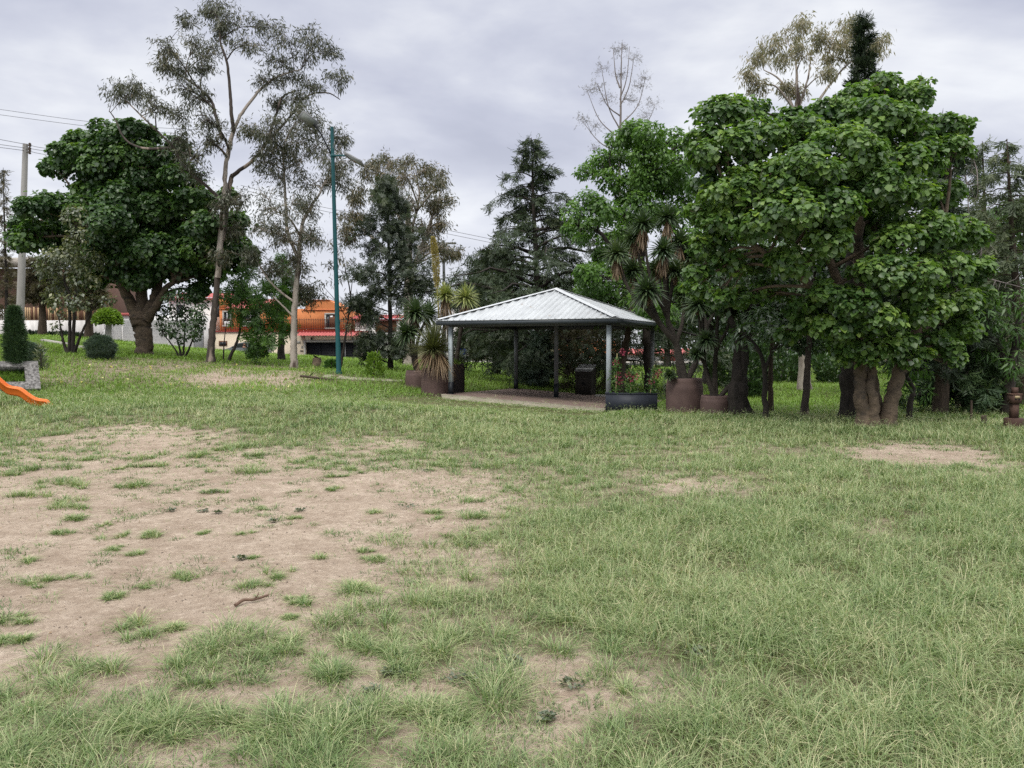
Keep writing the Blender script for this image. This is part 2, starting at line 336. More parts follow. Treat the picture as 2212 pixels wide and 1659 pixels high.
def _solve():
    n = len(_cx); A = np.zeros((n + 3, n + 3)); A[:n, :n] = _K(_cx, _cx) + np.eye(n) * 0.006
    A[:n, n] = 1; A[:n, n + 1:] = _cx; A[n:, :n] = A[:n, n:].T
    return np.linalg.solve(A, np.concatenate([ctrl[:, 2], [0, 0, 0]]))
_w = _solve()
GX = np.arange(-90, 90.1, 0.6); GY = np.arange(-12, 120.1, 0.6)
def _grid():
    xx, yy = np.meshgrid(GX, GY); p = np.stack([xx.ravel(), yy.ravel()], -1) / 10; z = np.zeros(len(p))
    for i in range(0, len(p), 8000):
        s = p[i:i + 8000]; z[i:i + 8000] = _K(s, _cx) @ _w[:-3] + _w[-3] + s @ _w[-2:]
    return z.reshape(xx.shape)
GZ = _grid()
def gz(x, y, micro=True):
    x = np.asarray(x, float); y = np.asarray(y, float)
    fx = np.clip((x - GX[0]) / 0.6, 0, len(GX) - 1.001); fy = np.clip((y - GY[0]) / 0.6, 0, len(GY) - 1.001)
    i = fx.astype(int); j = fy.astype(int); a = fx - i; b = fy - j
    z = (GZ[j, i] * (1 - a) + GZ[j, i + 1] * a) * (1 - b) + (GZ[j + 1, i] * (1 - a) + GZ[j + 1, i + 1] * a) * b
    if micro:
        k = np.clip((14 - np.abs(y - 14)) / 10, 0.25, 1)
        z = z + (fbm(x * 1.3, y * 1.3, 4) - 0.5) * 0.07 * k
    return z
def toq(x, y):
    z = gz(x, y, False) - CAMH
    d = np.maximum(y * CT - z * ST, 0.3); v = y * ST + z * CT
    return (512 + F * x / d) / 0.46293, (384 - F * v / d) / 0.46293
ROWS = {760: {0: 1, 2212: 1},
 785: {0: 1, 100: .9, 200: .75, 330: .65, 450: .75, 560: .85, 700: .95, 900: 1}, 805: {0: 1, 100: .75, 200: .7, 300: .75, 420: .65, 500: .4, 600: .45, 700: .85, 800: 1},
 825: {0: 1, 130: .7, 250: .9, 400: .6, 480: .25, 600: .35, 680: .75, 760: .95}, 845: {0: 1, 300: 1, 560: .9, 650: .9, 760: 1}, 880: {0: 1, 2212: 1},
 915: {0: .95, 200: .85, 330: .7, 400: .85, 600: 1, 2212: 1},
 930: {0: .8, 200: .6, 330: .3, 420: .6, 600: .9, 800: .9, 1000: .95, 1200: 1, 2212: 1},
 945: {0: .8, 200: .45, 330: .1, 420: .45, 600: .8, 800: .6, 850: .65, 1000: .95, 1400: .85, 1600: .85, 2212: 1},
 962: {0: .7, 200: .45, 300: .2, 400: .6, 600: .75, 700: .7, 800: .45, 1000: .85, 1200: .85, 1400: .75, 1600: .7, 1750: .85, 1830: .7, 2000: .5, 2120: .8, 2212: 1},
 985: {0: .6, 200: .4, 400: .55, 600: .55, 800: .6, 1000: .72, 1200: .82, 1400: .8, 1600: .8, 1800: .7, 1850: .25, 1900: .12, 2000: .1, 2100: .25, 2150: .7, 2212: .9},
 1005: {0: .55, 200: .35, 330: .35, 430: .15, 600: .3, 800: .5, 1000: .7, 1200: .75, 1400: .75, 1600: .85, 1850: .85, 2000: .6, 2120: .35, 2212: .7},
 1050: {0: .3, 200: .12, 400: .03, 600: .06, 800: .1, 1000: .35, 1200: .75, 1350: .75, 1450: .48, 1560: .5, 1700: .95, 1900: 1, 2212: 1},
 1100: {0: .15, 100: .25, 200: .1, 400: .04, 600: .03, 800: .05, 1000: .35, 1200: .85, 1400: .9, 1600: .95, 2212: 1},
 1150: {0: .05, 200: .1, 400: .02, 600: .02, 800: .02, 1000: .45, 1100: .75, 1300: 1, 1700: 1, 1830: .85, 1890: .5, 1960: .9, 2100: 1, 2212: 1},
 1200: {0: .1, 200: .04, 400: .04, 600: .03, 700: .06, 800: .12, 900: .4, 1000: .5, 1200: .95, 1400: 1, 2212: 1},
 1250: {0: .02, 100: .06, 200: .03, 400: .06, 550: .12, 700: .04, 800: .12, 900: .6, 1000: .45, 1100: .85, 1300: 1, 2212: 1},
 1300: {0: .0, 400: .0, 600: .06, 700: .05, 850: .5, 950: .75, 1100: .85, 1300: .97, 1600: 1, 2212: 1},
 1350: {0: .1, 200: .06, 300: .2, 400: .08, 550: .05, 640: .25, 700: .75, 800: .75, 900: .65, 1000: .8, 1200: .85, 1400: .97, 2212: 1},
 1400: {0: .1, 150: .15, 250: .06, 400: .5, 550: .75, 650: .3, 750: .65, 850: .7, 1000: .8, 1150: .65, 1250: .6, 1350: .75, 1500: .95, 1700: 1, 2212: 1},
 1450: {0: .06, 200: .4, 300: .06, 400: .45, 500: .65, 600: .2, 700: .4, 800: .3, 950: .65, 1100: .5, 1200: .35, 1300: .6, 1450: .75, 1600: 1, 2212: 1},
 1500: {0: .5, 100: .5, 200: .25, 300: .25, 450: .25, 550: .1, 650: .55, 800: .5, 900: .12, 1050: .75, 1150: .75, 1230: .05, 1300: .25, 1450: .5, 1550: .7, 1700: 1, 2212: 1},
 1550: {0: .75, 200: .72, 350: .55, 450: .35, 550: .35, 650: .6, 800: .7, 900: .5, 1000: .5, 1150: .55, 1230: .05, 1350: .85, 1500: 1, 2212: 1},
 1600: {0: .9, 200: .8, 350: .6, 450: .2, 550: .35, 650: .85, 800: .7, 900: .5, 1000: .75, 1150: .4, 1220: .15, 1350: .95, 2212: 1},
 1659: {0: 1, 200: .9, 400: .2, 500: .35, 600: .8, 700: .85, 800: .4, 900: .85, 1000: .95, 1150: .7, 1250: .85, 1400: 1, 2212: 1}, 1900: {0: .6, 500: .4, 1000: .8, 1400: 1, 2212: 1}}
_ry = np.array(sorted(ROWS), float); _qx = np.arange(-400, 2640, 20.0)
_CG = np.array([np.interp(_qx, list(ROWS[r].keys()), list(ROWS[r].values())) for r in sorted(ROWS)])
def cover(x, y):
    qx, qy = toq(x, y)
    fy = np.interp(qy, _ry, np.arange(len(_ry))); fx = np.clip((qx + 400) / 20, 0, len(_qx) - 1.001)
    i = fx.astype(int); j = np.minimum(fy.astype(int), len(_ry) - 2); a = fx - i; b = fy - j
    return (_CG[j, i] * (1 - a) + _CG[j, i + 1] * a) * (1 - b) + (_CG[j + 1, i] * (1 - a) + _CG[j + 1, i + 1] * a) * b
GC = np.array([1.402, 24.361]); GPH = -0.428
GE = np.array([math.cos(GPH), math.sin(GPH)]); GN = np.array([-math.sin(GPH), math.cos(GPH)])
def slab_z(x, y): return -0.02 - 0.055 * (x - GC[0]) + 0.004 * (y - GC[1])
def gloc(i, j): return GC + GE * i + GN * j
def on_slab(x, y, m=0.0):
    dx = x - GC[0]; dy = y - GC[1]; a = dx * GE[0] + dy * GE[1]; b = dx * GN[0] + dy * GN[1]
    return (np.abs(a) < 2.85 + m) & (b > -3.45 - m) & (b < 2.75 + m)
def build_ground():
    nx, ny = 300, 330
    t = np.linspace(-1, 1, nx); ty = np.linspace(0, 1, ny)
    ys = -6 + 9.5 * ty + 480 * ty ** 5.2 + 34 * ty ** 2
    X = t[None] * (9 + 1.05 * np.maximum(ys, 0))[:, None]; Yv = np.repeat(ys[:, None], nx, 1)
    Z = gz(X, Yv); sl_ = on_slab(X, Yv, 0.25); Z = np.where(sl_, np.minimum(Z, slab_z(X, Yv) - 0.09), Z)
    mb = MB(); i = np.arange(ny - 1)[:, None] * nx; j = np.arange(nx - 1)[None]
    f = np.stack([i + j, i + j + 1, i + nx + j + 1, i + nx + j], -1).reshape(-1, 4)
    mb.add(np.stack([X, Yv, Z], -1), f, cover(X, Yv).ravel())
    m, nt, o = newmat('ground')
    b = nt.nodes.new('ShaderNodeBsdfPrincipled'); nt.links.new(b.outputs[0], o.inputs[0]); b.inputs['Roughness'].default_value = 0.95; b.inputs['Specular IOR Level'].default_value = 0.1
    tc = nt.nodes.new('ShaderNodeTexCoord'); C = tc.outputs['Object']
    def nz(s, d=6.0, r=0.6):
        n = nd(nt, 'ShaderNodeTexNoise', Scale=s, Detail=d, Roughness=r); nt.links.new(C, n.inputs['Vector']); return n.outputs[0]
    big = nz(0.7); mid = nz(5.0, 8.0, 0.65); fine = nz(42.0, 5.0, 0.7); grit = nz(16.0, 7.0, 0.75)
    dirt = ramp(nt, mid, [(0.32, (0.29, 0.23, 0.172)), (0.5, (0.40, 0.328, 0.253)), (0.68, (0.49, 0.41, 0.325))])
    dirt = mixc(nt, ramp(nt, big, [(0.35, 0.0), (0.65, 0.55)]), dirt, (0.27, 0.21, 0.156))
    dirt = mixc(nt, ramp(nt, nz(1.9, 7.0, 0.62), [(0.50, 0.0), (0.62, 0.5)]), dirt, (0.25, 0.19, 0.14))
    dirt = mixc(nt, ramp(nt, fine, [(0.33, 0.8), (0.45, 0.0)]), dirt, (0.22, 0.165, 0.125))
    dirt = mixc(nt, ramp(nt, grit, [(0.36, 0.7), (0.50, 0.0)]), dirt, (0.235, 0.18, 0.135)); dirt = mixc(nt, ramp(nt, grit, [(0.55, 0.0), (0.66, 0.5)]), dirt, (0.56, 0.48, 0.39))
    vo = nd(nt, 'ShaderNodeTexVoronoi', Scale=26.0); nt.links.new(C, vo.inputs['Vector'])
    dirt = mixc(nt, ramp(nt, vo.outputs['Distance'], [(0.07, 0.55), (0.13, 0.0)]), dirt, (0.17, 0.125, 0.095))
    turf = ramp(nt, mid, [(0.35, (0.055, 0.06, 0.026)), (0.65, (0.12, 0.11, 0.055))])
    a = nt.nodes.new('ShaderNodeAttribute'); a.attribute_name = 'tint'
    msk = ramp(nt, mth(nt, 'ADD', a.outputs['Fac'], mth(nt, 'MULTIPLY', mth(nt, 'SUBTRACT', nz(3.2, 6.0), 0.5), 0.9)), [(0.55, 0.0), (0.95, 1.0)])
    nt.links.new(mixc(nt, msk, dirt, turf), b.inputs['Base Color'])
    bp = nd(nt, 'ShaderNodeBump', Strength=0.9, Distance=0.035)
    nt.links.new(mth(nt, 'ADD', mth(nt, 'ADD', mth(nt, 'MULTIPLY', fine, 0.5), mid), mth(nt, 'MULTIPLY', grit, 0.8)), bp.inputs['Height']); nt.links.new(bp.outputs[0], b.inputs['Normal'])
    struct(mb.build('ground', m, smooth=True))
build_ground()

# ------------------------------------------------------------------ grass
def blades(mb, x, y, h, az, lean, w, tint, seg=2):
    n = len(x); z = gz(x, y) - 0.008
    dx = x - GC[0]; dy = y - GC[1]; sa = dx * GE[0] + dy * GE[1]; sb = dx * GN[0] + dy * GN[1]
    h = h * (1 - 0.72 * np.clip((3.4 - np.abs(sa)) / .5, 0, 1) * np.clip((sb + 7.2) / 1.5, 0, 1) * np.clip(-sb, 0, 1))     # trodden short before the pavilion
    d = np.stack([np.cos(az), np.sin(az)], -1); s = np.stack([-np.sin(az), np.cos(az)], -1)
    ts = (0, 0.45, 1.0) if seg == 2 else (0, 0.35, 0.7, 1.0)
    ws = (1, 0.8, 0) if seg == 2 else (1, 0.95, 0.6, 0)
    V = []
    for t, ww in zip(ts, ws):
        hx = h * lean * t ** 1.7; hz = h * (t - 0.42 * np.minimum(lean, 1.6) * t ** 2.2)
        c = np.stack([x + d[:, 0] * hx, y + d[:, 1] * hx, z + hz], -1)
        if ww: V += [c - np.c_[s * (w * ww / 2)[:, None], np.zeros(n)], c + np.c_[s * (w * ww / 2)[:, None], np.zeros(n)]]
        else: V.append(c)
    k = len(V); V = np.stack(V, 1); b = np.arange(n)[:, None] * k
    base = mb.n
    mb.add(V, (b[:, None] + np.array([[2 * q, 2 * q + 1, 2 * q + 3, 2 * q + 2] for q in range(seg - 1)])[None]).reshape(-1, 4), np.clip(np.repeat(tint, k) + np.tile(np.array([-.22, -.22, 0, 0, .14] if seg == 2 else [-.24, -.24, -.06, -.06, .08, .08, .2]), n), 0, 1))  # tuft shade tinted into the naturally darker blade bases; tips paler
    e = 2 * (seg - 1)
    mb.F[3].append((b + np.array([[e, e + 1, e + 2]])) + base)
def keep_out(x, y):
    ok = ~on_slab(x, y, -0.02)
    for cx_, cy_, r_ in POTS: ok &= (x - cx_) ** 2 + (y - cy_) ** 2 > (r_ + 0.02) ** 2
    return ok
def Qg(qx, qy):
    """ground point seen at (qx, qy)"""
    lo, hi = 2.0, 120.0
    ys = np.linspace(2.2, 60, 900); o = np.array([Q(qx, qy, v)[:3] for v in (1.0,)])[0]
    px = o[0] * ys; pz = CAMH + (o[2] - CAMH) * ys
    k = np.argmax(pz <= gz(px, ys, False)); return px[k], ys[k]
POTS = []
for qx, Y, dpx in ((941, 23.8, 62), (903, 25.8, 54), (981, 24.8, 46), (1478.5, 20.0, 79), (1546.5, 19.3, 66)):
    p = Q(qx, 850, Y); POTS.append((p[0], p[1], qm(dpx, Y) / 2))
TUFTS = [(523, 1022, 62), (335, 1007, 48), (722, 1034, 30), (770, 1018, 40), (722, 1060, 26), (140, 1050, 60), (60, 1072, 70), (200, 1052, 70), (290, 1052, 56), (60, 1022, 60), (135, 1085, 56), (150, 1100, 50), (160, 1128, 36),
 (460, 1067, 30), (322, 1162, 44), (245, 1160, 30), (135, 1152, 36), (238, 1188, 22), (290, 1200, 30), (55, 1220, 40), (85, 1262, 30), (170, 1250, 32), (397, 1255, 44), (320, 1270, 30), (690, 1207, 36), (810, 1213, 40), (800, 1195, 26),
 (900, 1180, 84), (925, 1240, 110), (772, 1278, 54), (600, 1245, 46), (555, 1275, 56), (635, 1310, 40), (625, 1340, 16), (300, 1362, 76), (365, 1366, 56), (20, 1350, 44), (25, 1395, 52), (210, 1440, 120), (400, 1430, 90), (520, 1420, 180), (470, 1480, 110), (600, 1415, 90),
 (740, 1350, 130), (760, 1400, 80), (920, 1310, 170), (840, 1415, 100), (960, 1400, 130), (1290, 1420, 140), (1120, 1510, 170), (1010, 1085, 44), (1015, 1120, 60), (1035, 1165, 90), (1100, 1060, 60), (960, 1010, 40), (880, 980, 50), (560, 1100, 20), (640, 1120, 20), (530, 1155, 20), (810, 1112, 26), (940, 1112, 30), (945, 1125, 20),
 (495, 970, 60), (560, 985, 40), (430, 985, 50), (640, 995, 50), (330, 985, 50), (690, 1010, 50), (250, 1015, 24), (180, 995, 50), (20, 1000, 60), (540, 1210, 16), (230, 1137, 16), (440, 1155, 16), (250, 1290, 22), (1200, 1000, 60), (1130, 1005, 50),
 (70, 1520, 130), (240, 1545, 180), (330, 1600, 120), (480, 1560, 120), (680, 1600, 200), (760, 1560, 120), (560, 1640, 90), (880, 1560, 120), (990, 1560, 90), (700, 1480, 120), (880, 1460, 80)]
def meadow():
    mb = MB(); g = np.random.default_rng(21)
    def batch(cx, cy, rad, nb, h0, dark, seg, Yl):
        n = len(cx); tot = n * nb; k = np.repeat(np.arange(n), nb)
        az = g.random(tot) * 2 * math.pi; rr = np.sqrt(g.random(tot))
        x = cx[k] + np.cos(az) * rr * rad[k] * 0.55; y = cy[k] + np.sin(az) * rr * rad[k] * 0.55
        az2 = az + g.normal(size=tot) * 0.7
        h = h0[k] * (0.55 + 0.75 * g.random(tot)); lean = (0.3 + 1.15 * rr) * (0.5 + 1.0 * g.random(tot))
        w = (0.0031 + 0.0006 * np.maximum(y - 3.5, 0)) * (0.7 + 0.6 * g.random(tot))
        ti = np.clip(dark[k] + 0.24 * g.normal(size=tot) + 0.25 * (g.random(tot) < .1), 0, 1)
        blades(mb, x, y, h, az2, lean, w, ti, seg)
    tx = []; ty = []; tr = []
    for qx, qy, w in TUFTS:
        x, y = Qg(qx, qy); tx.append(x); ty.append(y); tr.append(qm(w, y) / 2 * 1.28)
    tx, ty, tr = map(np.array, (tx, ty, tr))
    tr = np.repeat(tr, 1)
    for a_, b_, nb in ((0, 3.6, 120), (3.6, 5, 85), (5, 20, 55)):
        s = np.where((ty >= a_) & (ty < b_))[0]
        s = np.repeat(s, g.integers(3, 7, len(s))); m = len(s)     # a tuft is several crowns side by side
        jx = g.normal(size=m) * tr[s] * 0.6; jy = g.normal(size=m) * tr[s] * 0.6; sz = 0.3 + 0.6 * g.random(m)
        batch(tx[s] + jx, ty[s] + jy, tr[s] * sz, nb, (0.03 + tr[s] * 0.50) * (0.5 + 0.6 * sz), 0.36 + 0.25 * g.random(m), 3 if b_ < 6 else 2, None)
    bands = ((2.3, 3.4, 90, 42, 3), (3.4, 5, 78, 36, 3), (5, 7.5, 62, 28, 2), (7.5, 11, 46, 23, 2), (11, 15, 34, 18, 2), (15, 20.5, 22, 15, 2), (20.5, 27, 12, 12, 2))
    for y0, y1, dens, nb, seg in bands:
        wd = 0.72 * y1 + 2.0; n = int(dens * (y1 - y0) * 2 * wd)
        cx = (g.random(n) * 2 - 1) * wd; cy = y0 + (y1 - y0) * g.random(n)
        c = cover(cx, cy); nzv = fbm(cx * 2.6 + 50, cy * 2.2, 3)
        p = np.clip((c - 0.5) * 1.3 + 0.58 + (nzv - 0.5) * 2.6 * np.clip(1.1 - c, 0.05, 1), 0, 1)
        k = (g.random(n) < p) & (np.abs(cx) < 0.72 * cy + 2.0) & keep_out(cx, cy)
        # the lush slope on the left takes over further back
        k &= ~((cy > 18.5) & (g.random(n) < np.clip((cy - 18.5) / 5, 0, 1)))
        cx, cy, c = cx[k], cy[k], c[k]
        hh = (0.05 + 0.11 * c ** 2) * (0.6 + 0.8 * fbm(cx * .9, cy * .9, 2)) 
        tone = 0.20 + 0.62 * c * fbm(cx * 0.8 + 9, cy * 0.8, 3) + 0.14 * g.normal(size=len(cx))
        batch(cx, cy, 0.07 + 0.13 * g.random(len(cx)), nb, hh, tone, seg, None)
        # short stubble that thins out raggedly over the dirt
        m = int(dens * nb * 0.45 * (y1 - y0) * 2 * wd); x = (g.random(m) * 2 - 1) * wd; y = y0 + (y1 - y0) * g.random(m); cc = cover(x, y)
        pat = fbm(x * 3.7 + 20, y * 3.1, 4); s = (g.random(m) < np.clip(cc * 1.5 + .02, 0, 1) * np.clip((pat - .40 + .22 * cc) * 6, 0, 1)) & (np.abs(x) < .72 * y + 2) & keep_out(x, y); x, y = x[s], y[s]; m = len(x)
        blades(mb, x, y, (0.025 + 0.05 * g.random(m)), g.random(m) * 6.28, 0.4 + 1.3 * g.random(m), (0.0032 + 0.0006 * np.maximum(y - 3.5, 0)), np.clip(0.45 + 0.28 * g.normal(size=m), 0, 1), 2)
        # pale seed stems above the thick grass
        m = int(len(cx) * nb * 0.33); i = g.integers(0, len(cx), m)
        x = cx[i] + g.normal(size=m) * 0.13; y = cy[i] + g.normal(size=m) * 0.13
        s = cover(x, y) > 0.6 + 0.3 * g.random(m)
        x, y = x[s], y[s]; m = len(x)
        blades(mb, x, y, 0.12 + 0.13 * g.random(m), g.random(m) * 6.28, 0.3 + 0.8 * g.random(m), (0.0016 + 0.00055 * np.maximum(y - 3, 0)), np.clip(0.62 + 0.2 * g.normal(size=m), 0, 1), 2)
        # seed-head flecks
        u = int(m * (0.9 if y1 < 8 else 0.45)); i = g.integers(0, max(m, 1), u) if m else np.zeros(0, int); u = len(i)
        if u:
            x = x[i] + g.normal(size=u) * 0.09; y = y[i] + g.normal(size=u) * 0.09; z = gz(x, y) + 0.08 + 0.16 * g.random(u)
            L = 0.010 + 0.0018 * y; a3 = g.random(u) * 6.28; v = nrm(np.stack([np.cos(a3), np.sin(a3), g.normal(size=u) * 0.8], -1)); c3 = np.stack([x, y, z], -1)
            sd = nrm(np.cross(v, g.normal(size=(u, 3)))) * (0.0016 + 0.0003 * y)[:, None]
            V = np.stack([c3 - v * L[:, None] - sd * 0.3, c3 + sd, c3 + v * L[:, None]], 1)
            mb.add(V, np.arange(u * 3).reshape(-1, 3), np.repeat(np.clip(0.66 + 0.2 * g.normal(size=u), 0, 1), 3))
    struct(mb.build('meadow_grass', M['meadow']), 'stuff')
    mb = MB()
    for y0, y1, dens, w0, h0 in ((17, 22, 520, 0.011, 0.12), (22, 30, 330, 0.016, 0.14), (30, 42, 150, 0.024, 0.17), (42, 62, 60, 0.04, 0.2)):
        wd = 0.74 * y1; n = int(dens * (y1 - y0) * 2 * wd * 0.8)
        x = (g.random(n) * 2 - 1) * wd; y = y0 + (y1 - y0) * g.random(n)
        c = cover(x, y); nzv = fbm(x * 1.2, y * 1.2, 3)
        k = (g.random(n) < np.clip(c + (nzv - 0.5) * 1.5 * (c < .95), 0, 1) ** 1.2) & keep_out(x, y) & (np.abs(x) < 0.72 * y)
        k &= g.random(n) < np.clip((y - 16.5) / 4, 0, 1)
        x, y = x[k], y[k]; n = len(x)
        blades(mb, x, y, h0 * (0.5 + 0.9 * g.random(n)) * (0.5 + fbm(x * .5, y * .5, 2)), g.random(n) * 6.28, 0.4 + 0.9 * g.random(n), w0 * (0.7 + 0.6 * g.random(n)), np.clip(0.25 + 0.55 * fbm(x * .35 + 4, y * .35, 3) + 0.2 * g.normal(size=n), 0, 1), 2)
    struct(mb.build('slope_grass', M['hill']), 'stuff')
meadow()
def litter():
    g = np.random.default_rng(8); mb = MB()
    n = 3600; y = 2.8 + 10 * g.random(n) ** 1.3; x = (g.random(n) * 2 - 1) * 0.72 * y
    k = cover(x, y) < 0.35; x, y = x[k], y[k]
    oc = np.array([(1, 0, 0), (-1, 0, 0), (0, 1, 0), (0, -1, 0), (0, 0, .7), (0, 0, -.7)], float)
    of = np.array([(0, 2, 4), (2, 1, 4), (1, 3, 4), (3, 0, 4), (2, 0, 5), (1, 2, 5), (3, 1, 5), (0, 3, 5)])
    for a, b in zip(x, y):
        s = 0.0025 + 0.0065 * g.random() ** 3
        mb.add(oc * s * (0.7 + 0.6 * g.random((6, 1))) + np.array([a, b, float(gz(a, b)) + s * .3]), of, g.random())
    struct(mb.build('pebbles', M['pebble'], smooth=False), 'stuff')
    mb = MB()
    n = 420; qx = 60 + 640 * g.random(n); qy = 772 + 75 * g.random(n)
    for a, b in zip(qx, qy):
        px, py = Qg(a, b)
        if cover(np.array([px]), np.array([py]))[0] > 0.85 or g.random() < .45: continue
        s = 0.03 + 0.04 * g.random(); r = g.normal(size=3); r[2] = abs(r[2]) + 1.2; r = nrm(r); u = nrm(np.cross(r, g.normal(size=3))); v = np.cross(r, u)
        c = np.array([px, py, float(gz(px, py)) + 0.04])
        mb.add([c - u * s, c + v * s * .6, c + u * s, c - v * s * .6], [[0, 1, 2, 3]], g.random())
    struct(mb.build('fallen_leaves', M['yellow_fall']), 'stuff')
    mb = MB()      # dry bits of leaf and twig lying on the soil
    n = 900; y = 2.8 + 10 * g.random(n) ** 1.2; x = (g.random(n) * 2 - 1) * 0.74 * y; k = cover(x, y) < 0.75; x, y = x[k], y[k]
    for a, b in zip(x, y):
        an = g.random() * 6.28; L = .012 + .035 * g.random() ** 2; w = .0015 + .005 * g.random() ** 2 * (1 if L < .03 else .35); d = np.array([math.cos(an), math.sin(an), .25 * g.normal()]); e = np.array([-d[1], d[0], .3 * g.normal()]); c = np.array([a, b, float(gz(a, b)) + .006])
        mb.add([c - d * L - e * w * .4, c - e * w, c + d * L, c + e * w], [[0, 1, 2, 3]], .1 + .7 * g.random())
    struct(mb.build('dry_litter', M['dead_leaf']), 'stuff')
    mb = MB()
    for qx, qy, w in ((457, 1067, 34), (912, 1022, 50), (800, 1500, 40), (1000, 1480, 70), (880, 1100, 60), (650, 1105, 20), (1235, 1492, 60), (590, 1128, 16), (470, 1112, 22), (440, 1108, 20), (850, 1465, 50), (760, 1545, 50), (1110, 1440, 44), (520, 1215, 26), (370, 1105, 24), (1500, 1420, 60), (1180, 1560, 40)):
        cx, cy = Qg(qx, qy); rad = qm(w, cy) / 2; m = 45; x = cx + g.normal(size=m) * rad * .5; y = cy + g.normal(size=m) * rad * .45
        place(mb, OVAL, np.stack([x, y, gz(x, y) + .008 + .02 * g.random(m)], -1), np.c_[g.normal(size=(m, 2)), .25 * np.ones(m)], np.array([0, 0, 1.0]) + .45 * g.normal(size=(m, 3)), (.022 + .018 * g.random(m)), .3 + .25 * g.normal(size=m))
    struct(mb.build('low_weeds', M['olive_leaf']), 'stuff')
    x, y = Qg(543, 1307); z = float(gz(x, y)) + 0.012
    mb = MB(); mb.tube(spline([(x - .075, y - .07, z), (x - .045, y - .01, z + .012), (x + .01, y + .02, z + .006), (x + .085, y + .07, z + .018)], 5), np.linspace(.011, .007, 16), 7)
    mb.tube(spline([(x + .01, y + .02, z + .008), (x + .03, y + .03, z + .03), (x + .035, y + .04, z + .045)], 3), np.linspace(.006, .002, 7), 5)
    tag(mb.build('stick', M['stick'], origin=(x, y, z)), 'short brown crooked stick lying alone on the bare dirt', 'stick')

# ------------------------------------------------------------------ leaves and trees
def tm(v, f): return np.array(v, float), np.array(f, int)
HEART = tm([(0, 0, 0), (-.5, .34, .07), (-.3, .74, .06), (0, 1, -.06), (.3, .74, .06), (.5, .34, .07)], [(0, 3, 2, 1), (0, 5, 4, 3)])
LANCE = tm([(0, 0, 0), (-.10, .4, .02), (0, 1, -.03), (.10, .4, .02)], [(0, 3, 2, 1)])
OVAL = tm([(0, 0, 0), (-.28, .45, .04), (0, 1, -.05), (.28, .45, .04)], [(0, 3, 2, 1)])
def _fan(n, spread, wid, jit=3):
    g = np.random.default_rng(jit); v = []; f = []
    for i in range(n):
        y0 = 0.75 * i / n; sgn = 1 if i % 2 else -1; a = spread * (0.5 + 0.6 * g.random()) * sgn
        l = (0.30 + 0.28 * g.random()); d = np.array([math.sin(a), math.cos(a), 0.25 * g.normal()]); b = np.array([0, y0, 0])
        s = np.array([math.cos(a), -math.sin(a), 0]) * wid; k = len(v)
        v += [b - s * .5, b + d * l * .5 + s, b + d * l, b + d * l * .5 - s]; f.append((k, k + 1, k + 2, k + 3))
    k = len(v); v += [(-wid * .3, 0, 0), (wid * .3, 0, 0), (0, 1, -.05)]; 
    return tm(v, f)
SPRAY = _fan(9, 0.75, 0.045); FROND = _fan(14, 1.05, 0.055, 5); FINE = _fan(12, 0.5, 0.022, 7)
def place(mb, tmpl, P, T, N, S, tint):
    tv, tf = tmpl; P = np.asarray(P); n = len(P)
    if not n: return
    T = nrm(T); B = nrm(np.cross(T, N)); N = np.cross(B, T); S = np.broadcast_to(S, (n,))
    V = P[:, None] + S[:, None, None] * (tv[None, :, 0:1] * B[:, None] + tv[None, :, 1:2] * T[:, None] + tv[None, :, 2:3] * N[:, None])
    mb.add(V, (np.arange(n)[:, None, None] * len(tv) + tf[None]).reshape(-1, tf.shape[1]), np.repeat(np.clip(tint, 0, 1), len(tv)))
DOWN = np.array([0, 0, -1.0])
litter()
def sph(g, n): return nrm(g.normal(size=(n, 3)))
